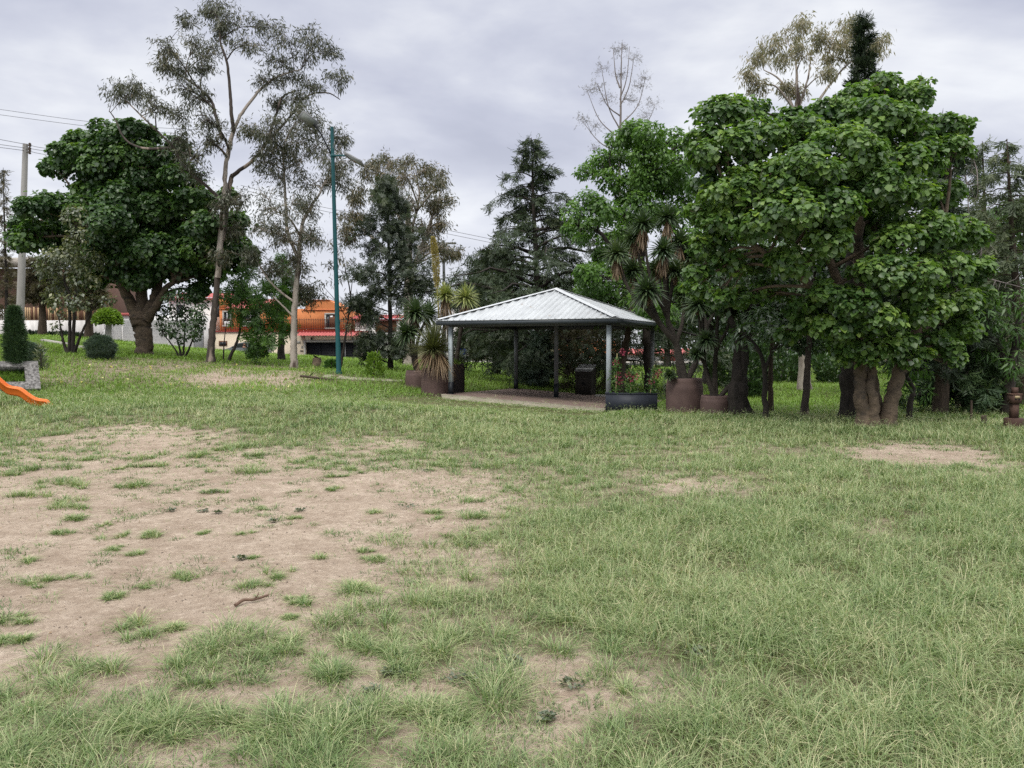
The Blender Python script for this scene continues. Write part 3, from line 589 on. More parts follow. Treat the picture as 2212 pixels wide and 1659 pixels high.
def tree(name, label, cat, base, stems, clumps, leaf, lm, bm, seed, group=None, mode='shell', size=0.15, cov=1.5, Y=None, twigs=9, per=18, droop=0.8, limb_r=0.06, tone=0.45, nsub=9, sub=4, flat=0.85, depth=1.0, spread=0.13, k0=8, trunk_name='trunk', loose=0.08):
    """stems: [(points in picture coordinates + depth offset, r0, r1)]; clumps: [(qx, qy, rq, dY)]"""
    g = np.random.default_rng(seed); Y = Y or base[2]
    b = Q(base[0], base[1], base[2]); bz = float(gz(b[0], b[1])); root = thing(name, label, cat, (b[0], b[1], bz), group)
    wood = MB(); green = MB(); pale = MB(); allp = []; allr = []
    for st in stems:
        pts = [Q(a, c, Y + d) for a, c, d in st[0]]
        if len(st) > 3 and st[3] == 'g': pts[0] = np.array([pts[0][0], pts[0][1], float(gz(pts[0][0], pts[0][1])) - 0.08])
        p = spline(pts, 6); L = len(p); rad = np.linspace(st[1], st[2], L)
        if len(st) > 3 and st[3] == 'g': rad[:4] *= np.array([1.45, 1.22, 1.1, 1.03])
        p[1:] += g.normal(size=(L - 1, 3)) * 0.012 * np.clip(st[1] * 8, .3, 1.6)
        sq = 1 + 0.10 * g.normal(size=(1, k0)) + 0.04 * g.normal(size=(L, k0))
        (pale if len(st) > 3 and st[3] == 'p' else wood).tube(p, rad, k0, squash=sq); allp.append(p); allr.append(rad)
    allp = np.vstack(allp); allr = np.concatenate(allr)
    for cl in clumps:
        c = Q(cl[0], cl[1], Y + (cl[3] if len(cl) > 3 else g.normal() * depth)); Rr = qm(cl[2], Y)
        dv = allp - c; dist = np.linalg.norm(dv, axis=1); cost = dist + 1.1 * np.maximum(0, dv[:, 2] + 0.25 * dist)
        i = int(np.argmin(cost)); a = allp[i]; r0 = min(allr[i] * 0.7, limb_r * (0.6 + Rr))
        md = (a + c) / 2 + np.array([0, 0, 0.10 * dist[i]]) + g.normal(size=3) * 0.06 * dist[i]
        lp = spline([a, md, c + g.normal(size=3) * 0.1 * Rr], 5); wood.tube(lp, np.linspace(r0, r0 * 0.4, len(lp)), 6)
        E = []
        for s in range(sub):
            q0 = lp[g.integers(len(lp) // 2, len(lp))]; d = sph(g, 1)[0]; d[2] = d[2] * 0.7 + 0.2
            e = c + d * Rr * (0.55 + 0.35 * g.random()) * np.array([1, 1, flat])
            sp_ = spline([q0, (q0 + e) / 2 + g.normal(size=3) * 0.12 * Rr, e], 3); wood.tube(sp_, np.linspace(r0 * 0.42, r0 * 0.16 + .002, len(sp_)), 4, cap=False)
            for t in range(max(1, twigs // sub)):
                q1 = sp_[g.integers(2, len(sp_))]; e2 = q1 + nrm(sph(g, 1)[0] + nrm(e - c) * 0.8) * Rr * (0.3 + 0.4 * g.random())
                e2 = np.array([e2[0], e2[1], e2[2]]); tp = np.array([q1, (q1 + e2) / 2 + g.normal(size=3) * .06 * Rr, e2])
                wood.tube(tp, np.array([r0 * .2 + .002, r0 * .13 + .0015, .002]), 3, cap=False); E.append((q1, e2))
        tcl = tone + 0.06 * g.normal()
        if mode == 'shell':
            area = 0.33 * size * size; n = int(4 * math.pi * Rr * Rr * cov / area); ks = nsub
            sd = sph(g, ks); sd[:, 2] = sd[:, 2] * 0.8 + 0.15; sd = nrm(sd)
            sc_ = c + sd * Rr * 0.58 * np.array([1, 1, flat]); pick = g.integers(0, ks, n)
            d = nrm(g.normal(size=(n, 3)) + sd[pick] * 0.75 + np.array([0, 0, .25]))
            Pp = sc_[pick] + d * (Rr * (0.30 + 0.25 * g.random((n, 1)) ** 0.6)) * np.array([1, 1, flat])
            lo_ = g.random(n) < loose; d2 = sph(g, n); Pp = np.where(lo_[:, None], c + d2 * Rr * (0.62 + 0.62 * g.random((n, 1))) * np.array([1, 1, flat]), Pp); d = np.where(lo_[:, None], d2, d)     # loose sprays that break the outline
            Nn = nrm(d + np.array([0, -0.1, 0.7]) + 0.5 * g.normal(size=(n, 3)))
            T = d * 0.7 + DOWN * droop + 0.45 * g.normal(size=(n, 3)); T = T - Nn * (T * Nn).sum(1, keepdims=True)
            place(green, leaf, Pp, T, Nn, size * (0.5 + 0.85 * g.random(n)), tcl + 0.12 * g.normal(size=ks)[pick] + 0.14 * g.normal(size=n) + 0.28 * (d[:, 2] > 0.5) * g.random(n))  # upward-facing leaves tinted lighter: top highlights put into the leaf colour
        else:
            E1 = np.array([e[0] for e in E]); E2 = np.array([e[1] for e in E]); n = len(E) * per; k = np.repeat(np.arange(len(E)), per); t = g.random((n, 1)) ** 0.6
            Pp = E1[k] + (E2 - E1)[k] * t + g.normal(size=(n, 3)) * spread
            T = DOWN * droop + sph(g, n) * 0.7 + nrm(E2 - E1)[k] * 0.4
            place(green, leaf, Pp, T, sph(g, n) + np.array([0, -.3, .4]), size * (0.6 + 0.7 * g.random(n)), tcl + 0.13 * g.normal(size=len(E))[k] + 0.15 * g.normal(size=n))
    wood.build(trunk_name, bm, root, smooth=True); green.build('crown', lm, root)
    if pale.n: pale.build('upper_trunk', M['euc_bark'], root, smooth=True)
    return root
def Z(lst, kx, ox, oy, kr=None):
    return [(ox + a[0] * kx, oy + a[1] * kx, a[2] * kx) + tuple(a[3:]) for a in lst]

# the big tree on the right
tree('broadleaf_tree', 'huge heart-leaved tree with split brown trunk right of the yuccas', 'tree', (1893, 918, 15.4),
 [([(1868, 922, 0), (1862, 860, 0), (1858, 790, .1), (1840, 700, .3), (1800, 580, .2), (1760, 470, .1)], .15, .06, 'g'),
  ([(1915, 922, 0), (1930, 850, 0), (1950, 780, 0), (1985, 700, .2), (2010, 600, .3), (2040, 480, .5)], .155, .06, 'g'),
  ([(1890, 918, .25), (1885, 830, .3), (1870, 720, .5), (1855, 560, .6), (1860, 420, .6), (1880, 300, .6)], .17, .06, 'g'),
  ([(1885, 915, -.1), (1888, 880, -.12), (1880, 840, -.1), (1884, 800, 0)], .11, .07, 'g'),
  ([(1850, 720, .3), (1780, 640, -.2), (1690, 570, -.3), (1600, 510, -.2)], .10, .04)],
 [(1560, 255, 62, .2), (1610, 235, 48, .6), (1520, 300, 40, 0), (1565, 330, 70, -.3), (1640, 300, 60, -.2), (1700, 270, 50, .5), (1745, 290, 60, -.1), (1800, 245, 55, .6), (1850, 215, 48, .8), (1905, 190, 45, .8), (1960, 215, 50, .6), (1990, 190, 30, .9),
  (1890, 265, 75, 0), (1960, 280, 55, .2), (2020, 275, 45, .6), (2060, 275, 38, .6), (2050, 325, 45, .3), (1990, 340, 55, 0), (1820, 330, 75, -.7), (1740, 370, 75, -.9), (1660, 390, 70, -.8), (1580, 410, 60, -.5), (1525, 390, 38, .2), (1520, 460, 40, 0), (1570, 480, 55, -.3),
  (1650, 470, 65, -.9), (1720, 460, 70, -1.2), (1790, 450, 60, -1.1), (1900, 400, 70, -.6), (1960, 420, 60, -.3), (1930, 350, 60, -.3), (1530, 530, 40, .1), (1570, 570, 42, .1), (1510, 590, 30, .3), (1640, 560, 50, .5), (1720, 560, 55, -.6), (1790, 520, 45, -1),
  (1990, 500, 60, -.4), (2050, 490, 50, .2), (2090, 510, 42, .4), (1940, 520, 48, -.7), (1900, 590, 55, -1), (1960, 600, 60, -.9), (2030, 580, 55, -.4), (2095, 580, 45, .2), (2115, 640, 34, .4), (2060, 650, 50, .1), (1990, 670, 55, -.5), (1850, 650, 50, -.8),
  (1790, 640, 50, -.5), (1730, 660, 40, .1), (1900, 690, 45, -.9), (1830, 710, 42, -.5), (1880, 745, 28, -.6), (2080, 710, 38, .2), (2020, 730, 30, .1), (1660, 630, 38, .6), (1700, 720, 26, .5), (1950, 735, 30, -.5), (1830, 748, 32, -.3), (1790, 705, 38, -.4), (1920, 748, 30, -.6), (1985, 765, 26, -.2), (1750, 695, 34, .1), (2045, 745, 30, .1), (1600, 640, 34, .5), (1880, 700, 36, .2), (1870, 775, 20, -.5), (1960, 778, 20, -.4), (1815, 770, 22, -.2), (2060, 775, 24, .1), (1555, 640, 30, .2), (1500, 620, 26, .3),
  (1800, 390, 70, 1.0), (1700, 480, 70, 1.2), (1900, 480, 70, 1.3), (1620, 400, 60, 1.0), (1880, 300, 60, 1.5), (2020, 420, 60, 1.2), (1985, 560, 60, 1.3)],
 HEART, M['heart_leaf'], M['brown_bark'], 101, size=.11, cov=1.15, limb_r=.045, depth=.3, k0=12, tone=.42, nsub=12, flat=.66, loose=.05)
# the big tree on the left
tree('broadleaf_tree', 'round dark green heart-leaved tree with thick brown trunk on the left slope', 'tree', (310, 767, 33),
 [([(311, 770, 0), (312, 735, 0), (306, 700, 0), (303, 680, 0)], .31, .40, 'g'),
  ([(305, 690, 0), (285, 660, .1), (262, 610, -.2), (230, 550, -.4), (190, 490, -.5)], .27, .08),
  ([(306, 690, 0), (306, 640, .2), (305, 580, .3), (310, 480, .3), (290, 380, .2)], .30, .08),
  ([(312, 690, 0), (335, 640, 0), (350, 590, .3), (400, 500, .4), (450, 460, .3)], .26, .08),
  ([(318, 690, -.2), (345, 650, -.4), (370, 610, -.5), (430, 560, -.6)], .2, .08)],
 Z([(700, 850, 140), (850, 830, 110), (560, 910, 140), (430, 960, 110), (340, 1040, 80), (500, 1060, 150), (650, 1040, 150), (900, 960, 120), (1050, 930, 120), (1000, 1130, 150), (850, 1150, 160), (1130, 1100, 120), (1220, 1240, 120), (1000, 1290, 150),
    (620, 1200, 140), (310, 1280, 130), (210, 1300, 100), (150, 1400, 90), (120, 1500, 90), (250, 1480, 140), (420, 1440, 150), (650, 1380, 140), (760, 1540, 140), (900, 1480, 130), (1100, 1430, 150), (1280, 1400, 120), (1400, 1540, 120), (1490, 1500, 70), (1560, 1620, 45), (1450, 1380, 110), (1510, 1560, 90), (1380, 1230, 90),
    (1450, 1640, 80), (900, 1680, 130), (1150, 1650, 150), (700, 1700, 100), (1300, 1700, 100), (550, 1720, 100), (1200, 1800, 90), (800, 1000, 160, 1.6), (700, 1300, 180, 2), (1000, 1450, 180, 2), (450, 1300, 160, 1.8), (1150, 1250, 150, 1.6), (780, 1250, 170, -.8), (950, 1560, 150, -1.2), (820, 1680, 150, -.9), (1050, 1640, 150, -.6), (620, 1620, 150, -.6), (720, 1480, 150, -1), (550, 1330, 150, -.6), (760, 1000, 150, -.8), (930, 1060, 140, -.8), (1330, 1620, 120, .6), (480, 1580, 130, .4), (640, 960, 130, -.6), (1250, 1560, 130, -.5)], .3472, 0, 0),
 HEART, M['heart_leaf'], M['brown_bark'], 102, size=.165, cov=1.4, limb_r=.07, depth=1.1, k0=12, tone=.16, flat=.7, loose=.06)
# eucalyptus trees
tree('eucalyptus_tree', 'tallest airy eucalyptus with dark peeling lower trunk left of the lamp post', 'tree', (455, 782, 30.5),
 [([(455, 782, 0), (457, 730, 0), (462, 680, 0), (470, 600, 0), (478, 520, 0)], .155, .095, 'g'),
  ([(471, 600, -.05), (480, 480, 0), (485, 399, 0), (493, 330, 0), (507, 278, .1), (528, 236, .1), (573, 184, .2), (608, 163, .3), (650, 150, .4)], .115, .025, 'p'),
  ([(505, 285, 0), (500, 240, -.2), (497, 194, -.2), (491, 139, -.3), (476, 90, -.3), (474, 52, -.3), (464, 28, -.3)], .075, .02),
  ([(480, 520, 0), (490, 450, .3), (498, 390, .4), (507, 375, .4), (542, 350, .6), (573, 312, .8), (597, 243, .8), (611, 208, .8), (640, 195, .8)], .10, .025),
  ([(470, 425, 0), (448, 404, -.2), (399, 361, -.6), (375, 319, -.8), (337, 281, -1), (306, 250, -1), (270, 215, -1)], .075, .02),
  ([(375, 319, -.8), (310, 320, -.6), (270, 300, -.4), (250, 260, -.3), (236, 240, -.2)], .05, .018),
  ([(480, 300, 0), (466, 250, .2), (455, 215, .4), (417, 180, .6), (368, 149, .7), (340, 125, .7)], .08, .02),
  ([(573, 312, .8), (620, 260, .9), (660, 210, 1), (705, 200, 1.1), (735, 215, 1.2)], .05, .015)],
 Z([(1370, 50, 120), (1300, 80, 80), (1470, 150, 100), (1200, 140, 70), (1000, 300, 80), (1010, 420, 80), (1230, 300, 100), (1350, 330, 110), (1650, 180, 100), (1780, 230, 130), (1950, 220, 80), (1900, 330, 130), (1740, 370, 110), (2070, 330, 70), (2100, 490, 80), (1950, 540, 90),
    (1560, 280, 80), (800, 520, 90), (720, 580, 80), (880, 580, 80), (1000, 680, 90), (1150, 550, 100), (1230, 620, 90), (1100, 720, 90), (1290, 740, 90), (1100, 860, 110), (1200, 960, 120), (1340, 900, 90), (1200, 1080, 100), (1400, 1300, 100), (1320, 1430, 70), (1480, 1260, 80), (1650, 500, 100),
    (1800, 480, 90), (1400, 200, 90), (1100, 420, 80), (1850, 620, 90), (1700, 640, 70), (1280, 430, 80), (1380, 1600, 60), (1450, 1450, 80)], .3472, 0, 0),
 LANCE, M['euc_leaf'], M['euc_dark'], 103, mode='twig', size=.175, twigs=44, per=14, sub=9, droop=.8, limb_r=.05, depth=1.0, spread=.10, tone=.27, k0=9)
tree('eucalyptus_tree', 'pale-barked slender eucalyptus close to the left of the teal lamp post', 'tree', (635, 799, 30.5),
 [([(635, 799, 0), (634, 760, 0), (634, 722, 0), (637, 653, 0), (646, 549, 0)], .135, .09, 'g'),
  ([(644, 560, 0), (653, 486, 0), (675, 440, .1), (691, 417, .2), (715, 360, .3)], .075, .025),
  ([(644, 560, 0), (621, 500, .2), (618, 451, .3), (614, 380, .3), (614, 312, .3), (640, 260, .3)], .075, .025),
  ([(636, 653, 0), (597, 623, .1), (572, 593, .1), (547, 549, .2)], .05, .02),
  ([(640, 690, 0), (610, 660, -.2), (590, 640, -.3)], .05, .02)],
 Z([(1900, 720, 100), (1960, 800, 100), (1660, 790, 110), (1560, 820, 80), (1800, 860, 130), (2000, 900, 130), (2110, 850, 80), (1900, 1000, 140), (2080, 1000, 110), (1750, 1100, 150), (1950, 1150, 130), (2110, 1150, 80), (1750, 1300, 140), (1900, 1300, 110), (1640, 1450, 110), (1800, 1500, 130),
    (1950, 1480, 80), (1630, 1000, 90), (1700, 930, 90), (1850, 1650, 90), (1560, 1600, 70), (1930, 1870, 70), (1900, 1800, 60), (1700, 1700, 90)], .3472, 0, 0),
 LANCE, M['euc_leaf'], M['euc_bark'], 104, mode='twig', size=.175, twigs=48, per=16, sub=9, droop=.8, limb_r=.045, depth=1.1, spread=.12, tone=.25, k0=9)
k4 = .3638
tree('eucalyptus_tree', 'broad domed eucalyptus with bronze foliage behind the dark feathery tree', 'tree', (890, 790, 43),
 [([(885, 790, 0), (884, 700, 0), (884, 600, 0), (884, 520, 0), (880, 440, 0)], .30, .12, 'g'), ([(884, 600, 0), (830, 540, 0), (790, 500, .4), (760, 470, .5)], .14, .04), ([(884, 600, 0), (915, 520, .3), (940, 450, .4), (950, 420, .4)], .14, .04), ([(884, 520, 0), (850, 440, .5), (830, 390, .6)], .1, .04), ([(884, 520, 0), (905, 430, -.4), (900, 380, -.4)], .1, .04)],
 Z([(430, 370, 55), (520, 355, 60), (640, 365, 60), (700, 410, 60), (770, 430, 60), (815, 500, 60), (840, 590, 50), (800, 640, 60), (820, 730, 50), (380, 420, 60), (310, 520, 55), (290, 580, 50), (600, 440, 80), (700, 520, 80), (330, 690, 60), (260, 700, 60), (230, 760, 50), (250, 820, 40), (800, 860, 60), (860, 880, 60),
    (900, 900, 40), (720, 880, 60), (480, 440, 70), (560, 500, 80), (430, 560, 70), (740, 600, 70), (640, 620, 80), (550, 640, 80), (760, 780, 60), (680, 760, 70)], k4, 658.3, 219.4),
 LANCE, M['euc_leaf'], M['euc_bark'], 105, mode='twig', size=.24, twigs=34, per=17, sub=7, droop=0.8, limb_r=.06, depth=1.4, spread=.15, tone=.60)
tree('feathery_tree', 'dark narrow feathery tree with silvery top in front of the domed eucalyptus', 'tree', (842, 800, 32),
 [([(843, 800, 0), (843, 740, 0), (842, 640, 0), (840, 540, 0), (838, 470, 0), (838, 410, 0)], .12, .03, 'g')],
 Z([(500, 500, 50, 0), (490, 560, 70), (440, 630, 80), (560, 620, 70), (480, 700, 110), (410, 760, 100), (580, 740, 110), (500, 850, 130), (400, 870, 110), (600, 860, 110), (480, 960, 130), (640, 960, 110), (380, 1020, 90), (520, 1060, 120), (680, 1030, 90), (430, 1130, 90), (330, 1190, 60), (600, 1130, 100), (700, 1100, 80),
    (380, 1280, 70), (400, 1420, 100), (340, 1450, 70), (480, 1450, 90), (580, 1480, 70), (270, 1210, 35), (360, 1500, 60), (560, 1420, 80)], k4, 658.3, 219.4),
 FROND, M['silver_feather'], M['dark_bark'], 106, mode='twig', size=.26, twigs=20, per=10, sub=5, droop=0.5, limb_r=.03, depth=.7, spread=.12, tone=.40)
tree('sapling', 'thin nearly leafless sapling standing just right of the teal lamp post', 'tree', (742, 793, 31),
 [([(735, 797, 0), (741, 760, 0), (750, 700, 0), (757, 640, 0), (748, 590, 0), (738, 545, 0)], .055, .012, 'g'), ([(750, 690, 0), (725, 650, 0), (700, 620, 0)], .02, .008), ([(757, 640, 0), (762, 600, .1), (768, 560, .1)], .02, .008)],
 [(700, 610, 16), (712, 580, 18), (735, 560, 18), (745, 600, 16), (760, 570, 16), (690, 640, 12), (752, 690, 18), (760, 705, 14), (725, 530, 14)], LANCE, M['euc_leaf'], M['dark_bark'], 107, mode='twig', size=.2, twigs=9, per=7, sub=4, limb_r=.012, depth=.3, spread=.1, k0=6)
k3 = .248
tree('feathery_tree', 'leaning green feathery sapling in front of the orange house', 'tree', (490, 778, 32),
 [([(490, 780, 0), (512, 737, 0), (520, 697, 0), (522, 648, 0), (520, 600, 0)], .07, .02, 'g'), ([(520, 726, 0), (560, 706, 0), (584, 697, .1), (600, 670, .1)], .04, .015), ([(482, 780, .2), (486, 720, .2), (500, 660, .2)], .03, .01, 'g'), ([(525, 745, 0), (550, 760, -.1)], .02, .01)],
 Z([(950, 250, 110), (1080, 180, 70), (1100, 300, 120), (900, 400, 90), (1020, 400, 110), (1150, 420, 100), (1250, 310, 80), (990, 530, 60), (1100, 530, 90), (1280, 450, 100), (1330, 560, 90), (1200, 720, 120), (1110, 750, 65), (1280, 740, 70), (1110, 850, 45), (1180, 820, 80), (1150, 640, 80), (1400, 640, 40)], k3, 274.3, 548.6),
 FROND, M['feather'], M['dark_bark'], 108, mode='twig', size=.36, twigs=11, per=7, sub=4, droop=.35, limb_r=.02, depth=.5, spread=.14, tone=.45, k0=6)
tree('slim_tree', 'dark slim trunk with leafy top between leaning sapling and pale eucalyptus', 'tree', (607, 765, 38),
 [([(607, 765, 0), (608, 720, 0), (610, 660, 0), (612, 610, 0), (610, 560, 0)], .17, .05, 'g')],
 [(590, 620, 22), (620, 600, 22), (605, 570, 24), (640, 640, 18), (580, 660, 18), (625, 670, 16), (610, 640, 22)], FROND, M['feather'], M['dark_bark'], 109, mode='twig', size=.34, twigs=12, per=8, sub=4, droop=.4, limb_r=.03, depth=.6, tone=.3)
tree('dark_shrub', 'dark many-stemmed rounded shrub between the thick trunk and tall eucalyptus', 'shrub', (393, 773, 32.5),
 [([(392, 775, 0), (385, 740, 0), (370, 710, 0)], .05, .02, 'g'), ([(394, 775, 0), (398, 740, .1), (400, 690, .1)], .05, .02, 'g'), ([(397, 775, -.1), (412, 745, -.1), (425, 710, -.1)], .05, .02, 'g'), ([(390, 775, .1), (375, 750, .1), (352, 720, .1)], .04, .02, 'g')],
 Z([(400, 380, 90), (520, 380, 110), (620, 430, 80), (330, 500, 90), (450, 520, 110), (580, 550, 100), (300, 620, 60), (430, 650, 80), (560, 670, 80), (640, 620, 60), (350, 690, 50), (480, 740, 50), (600, 720, 45)], k3, 274.3, 548.6),
 OVAL, M['dark_leaf'], M['dark_bark'], 110, size=.14, cov=.75, limb_r=.02, depth=.5, tone=.4, k0=6)
k2 = .2315
tree('multi_stem_sapling', 'olive-leaved many-stemmed sapling between the column cypress and round grey bush', 'tree', (150, 764, 30),
 [([(147, 766, 0), (138, 740, 0), (133, 715, 0), (128, 690, 0)], .07, .02, 'g'), ([(150, 766, 0), (151, 700, 0), (150, 640, .1), (139, 600, .1), (150, 540, .2), (168, 480, .2)], .07, .015, 'g'), ([(156, 766, 0), (160, 690, 0), (162, 640, 0), (165, 590, 0)], .07, .02, 'g'), ([(158, 764, 0), (172, 730, -.1), (185, 700, -.1), (200, 665, -.1)], .06, .02, 'g')],
 Z([(450, 150, 100), (600, 120, 120), (750, 200, 120), (500, 280, 110), (650, 300, 130), (850, 250, 90), (430, 400, 60), (560, 450, 110), (720, 450, 100), (900, 430, 80), (1020, 430, 65), (620, 560, 70), (520, 680, 45), (560, 760, 30), (400, 60, 90), (560, 0, 100), (700, 60, 90)], k2, 0, 548.6) + [(166, 469, 28), (173, 520, 31), (139, 545, 31), (115, 565, 30), (195, 560, 30)],
 OVAL, M['olive_leaf'], M['dark_bark'], 111, size=.145, cov=.55, limb_r=.02, depth=.5, tone=.5, k0=6)
k8 = .2977
tree('leafy_tree', 'bright green feathery-leaved tree behind the yuccas right of the grey roof', 'tree', (1404, 850, 26.5),
 [([(1404, 850, 0), (1400, 780, 0), (1396, 715, 0), (1390, 640, .2), (1385, 560, .3), (1390, 470, .3), (1395, 400, .3)], .19, .07, 'g'), ([(1396, 715, 0), (1430, 650, .3), (1470, 560, .5), (1450, 470, .6)], .11, .04), ([(1390, 640, .2), (1340, 560, 0), (1290, 500, -.1), (1250, 490, -.2)], .11, .04), ([(1388, 560, .3), (1350, 470, .3), (1320, 400, .2)], .09, .04)],
 Z([(1300, 780, 120), (1180, 830, 100), (1400, 790, 110), (1560, 810, 90), (1620, 870, 70), (1050, 990, 110), (930, 1060, 75), (1200, 1000, 140), (1400, 950, 130), (1550, 1000, 120), (1350, 1100, 120), (1100, 1130, 110), (1250, 1200, 130), (1450, 1180, 130), (1600, 1150, 110), (950, 1280, 110), (830, 1350, 75), (1050, 1350, 120), (850, 1480, 85),
    (950, 1450, 100), (1150, 1400, 100), (1250, 1500, 100), (1350, 1420, 90), (1500, 1380, 100), (900, 1550, 60), (1100, 1550, 80)], k8, 987.5, 54.9) + [(1400, 380, 45), (1450, 400, 45), (1380, 450, 50), (1440, 470, 50), (1480, 520, 45), (1350, 520, 40), (1500, 440, 40), (1470, 350, 35), (1400, 330, 40), (1290, 600, 45), (1330, 560, 48), (1300, 640, 36), (1262, 630, 22), (1380, 600, 45), (1440, 600, 50), (1420, 680, 40), (1350, 680, 28), (1500, 640, 50), (1270, 590, 26)],
 OVAL, M['ash_leaf'], M['dark_bark'], 112, size=.135, cov=1.35, limb_r=.05, depth=1.1, tone=.22, droop=.6, nsub=14, flat=.72, loose=.16)
tree('bare_tree', 'leafless pale tree rising behind the bright green tree', 'tree', (1335, 770, 46),
 [([(1335, 775, 0), (1336, 600, 0), (1338, 400, 0), (1340, 290, 0), (1341, 200, 0), (1342, 130, 0), (1345, 92, 0)], .12, .015, 'g')]
 + [([(1339, b0, 0), ((1339 + ex) / 2 + j, (b0 + ey) / 2 + 12, d / 2), (ex, ey, d)], .045, .012) for b0, ex, ey, d, j in ((300, 1268, 195, .4, -8), (280, 1300, 150, -.3, -6), (270, 1395, 165, .3, 10), (320, 1415, 230, -.4, 8), (330, 1258, 262, .5, -2), (230, 1370, 120, 0, 4), (250, 1290, 180, -.6, -3), (340, 1400, 255, .5, 8), (190, 1325, 108, .2, -2), (215, 1360, 100, -.2, 4), (360, 1290, 330, .2, -4))],
 [(1345, 105, 18), (1325, 110, 15), (1370, 125, 20), (1300, 150, 20), (1275, 195, 18), (1290, 185, 18), (1395, 165, 20), (1380, 190, 22), (1410, 225, 22), (1260, 255, 18), (1285, 275, 18), (1360, 215, 20), (1395, 250, 20), (1310, 215, 20), (1340, 160, 18), (1375, 270, 18), (1290, 320, 14)],
 FINE, M['dry_bush'], M['grey_twig'], 113, mode='twig', size=.16, twigs=54, per=1, sub=9, droop=.0, limb_r=.03, depth=.5, tone=.6, k0=6)
# trees behind the big right tree
k7 = .3552
tree('eucalyptus_tree', 'pale bronze eucalyptus crown showing above the huge right tree', 'tree', (1740, 840, 30),
 [([(1740, 850, 0), (1735, 700, 0), (1722, 500, 0), (1722, 300, 0), (1722, 200, 0), (1720, 130, 0)], .2, .03, 'g'), ([(1724, 240, 0), (1745, 170, 0), (1752, 120, 0)], .06, .02), ([(1724, 260, 0), (1690, 180, .2), (1650, 150, .3)], .06, .02), ([(1726, 280, 0), (1780, 200, .3), (1830, 140, .4), (1880, 110, .4)], .07, .02), ([(1724, 250, 0), (1680, 190, -.3), (1640, 180, -.3)], .05, .015)],
 [(1735, 60, 26), (1700, 80, 30), (1665, 95, 26), (1760, 85, 30), (1790, 85, 28), (1820, 65, 28), (1845, 50, 22), (1640, 125, 24), (1690, 125, 28), (1740, 115, 28), (1625, 165, 22), (1840, 100, 28), (1800, 120, 24), (1890, 110, 26), (1905, 90, 18), (1860, 130, 22), (1640, 190, 18), (1720, 200, 18), (1790, 160, 20), (1700, 190, 14)],
 LANCE, M['euc_pale'], M['euc_bark'], 114, mode='twig', size=.2, twigs=30, per=13, sub=5, droop=1.0, limb_r=.03, depth=.7, spread=.11, tone=.6, k0=7)

def conifer(name, label, base, top, halfw, seed, lm, bm, group=None, n=60, low=0.06, dens=26, size=.34, tmpl=None, prof=None, droop=.25, r0=.16, gap=0.0, cat='tree', up=0.15):
    """base=(qx,qy,Y), top=(qx,qy): straight stem with tiers of drooping boughs"""
    g = np.random.default_rng(seed); Y = base[2]; b = Q(*base); b[2] = float(gz(b[0], b[1])); t = Q(top[0], top[1], Y); H = t[2] - b[2]
    root = thing(name, label, cat, b, group); wood = MB(); green = MB()
    sp_ = spline([b - np.array([0, 0, .08]), b + (t - b) * .3 + np.array([.05, 0, 0]), b + (t - b) * .7, t], 8); wood.tube(sp_, np.linspace(r0, .012, len(sp_)), 8)
    hw = qm(halfw, Y)
    prof = prof or (lambda h: (1 - h) ** 0.85 * min(1, .45 + h * 4))
    for i in range(n):
        h = low + (1 - low) * (i + g.random()) / n
        L = hw * prof(h) * (0.5 + 0.7 * g.random()); az = g.random() * 6.283 if i % 3 else (math.pi * (i % 2) + g.normal() * .4)
        if g.random() < gap: L *= .45
        c = b + (t - b) * h; d = np.array([math.cos(az), math.sin(az), 0.0])
        p = np.array([c + d * L * s + np.array([0, 0, L * (up * s * 1.2 - droop * s ** 2.2)]) for s in np.linspace(0, 1, 7)]) + g.normal(size=(7, 3)) * .02 * L
        wood.tube(p, np.linspace(.012 + .016 * L, .004, 7), 4, cap=False)
        m = int(dens * (0.4 + L)); s = 0.18 + 0.85 * g.random(m) ** 0.8; k = np.minimum(s * 6, 5.99).astype(int); f = (s * 6 - k)[:, None]
        Pp = p[k] * (1 - f) + p[np.minimum(k + 1, 6)] * f
        side = np.array([-d[1], d[0], 0]); wv = g.normal(size=(m, 1)) * (0.16 * L * (1.15 - s))[:, None]
        Pp = Pp + side * wv + np.c_[np.zeros((m, 2)), -np.abs(g.normal(size=m)) * 0.09 * L]
        T = d * 0.55 + side * np.sign(wv) * 0.6 + DOWN * (droop + .25) + 0.5 * g.normal(size=(m, 3))
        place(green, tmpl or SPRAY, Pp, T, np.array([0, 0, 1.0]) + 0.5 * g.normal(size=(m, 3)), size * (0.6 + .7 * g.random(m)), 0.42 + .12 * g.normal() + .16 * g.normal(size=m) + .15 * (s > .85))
    wood.build('trunk', bm, root, smooth=True); green.build('crown', lm, root)
    return root
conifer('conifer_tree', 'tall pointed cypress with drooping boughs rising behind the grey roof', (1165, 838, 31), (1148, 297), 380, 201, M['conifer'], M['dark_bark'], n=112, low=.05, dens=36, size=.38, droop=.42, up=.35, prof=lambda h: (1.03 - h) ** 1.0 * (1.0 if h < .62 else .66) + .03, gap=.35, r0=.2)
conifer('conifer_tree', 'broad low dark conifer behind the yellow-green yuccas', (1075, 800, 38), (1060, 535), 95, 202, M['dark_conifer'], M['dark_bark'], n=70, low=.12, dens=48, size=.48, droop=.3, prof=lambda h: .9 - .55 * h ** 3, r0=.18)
conifer('conifer_tree', 'dark spire of a cypress above the huge right tree', (1880, 850, 27), (1866, 38), 105, 203, M['dark_conifer'], M['dark_bark'], n=110, low=.15, dens=75, size=.36, droop=-.02, up=.25, prof=lambda h: (1.02 - h) * 1.15, r0=.22)
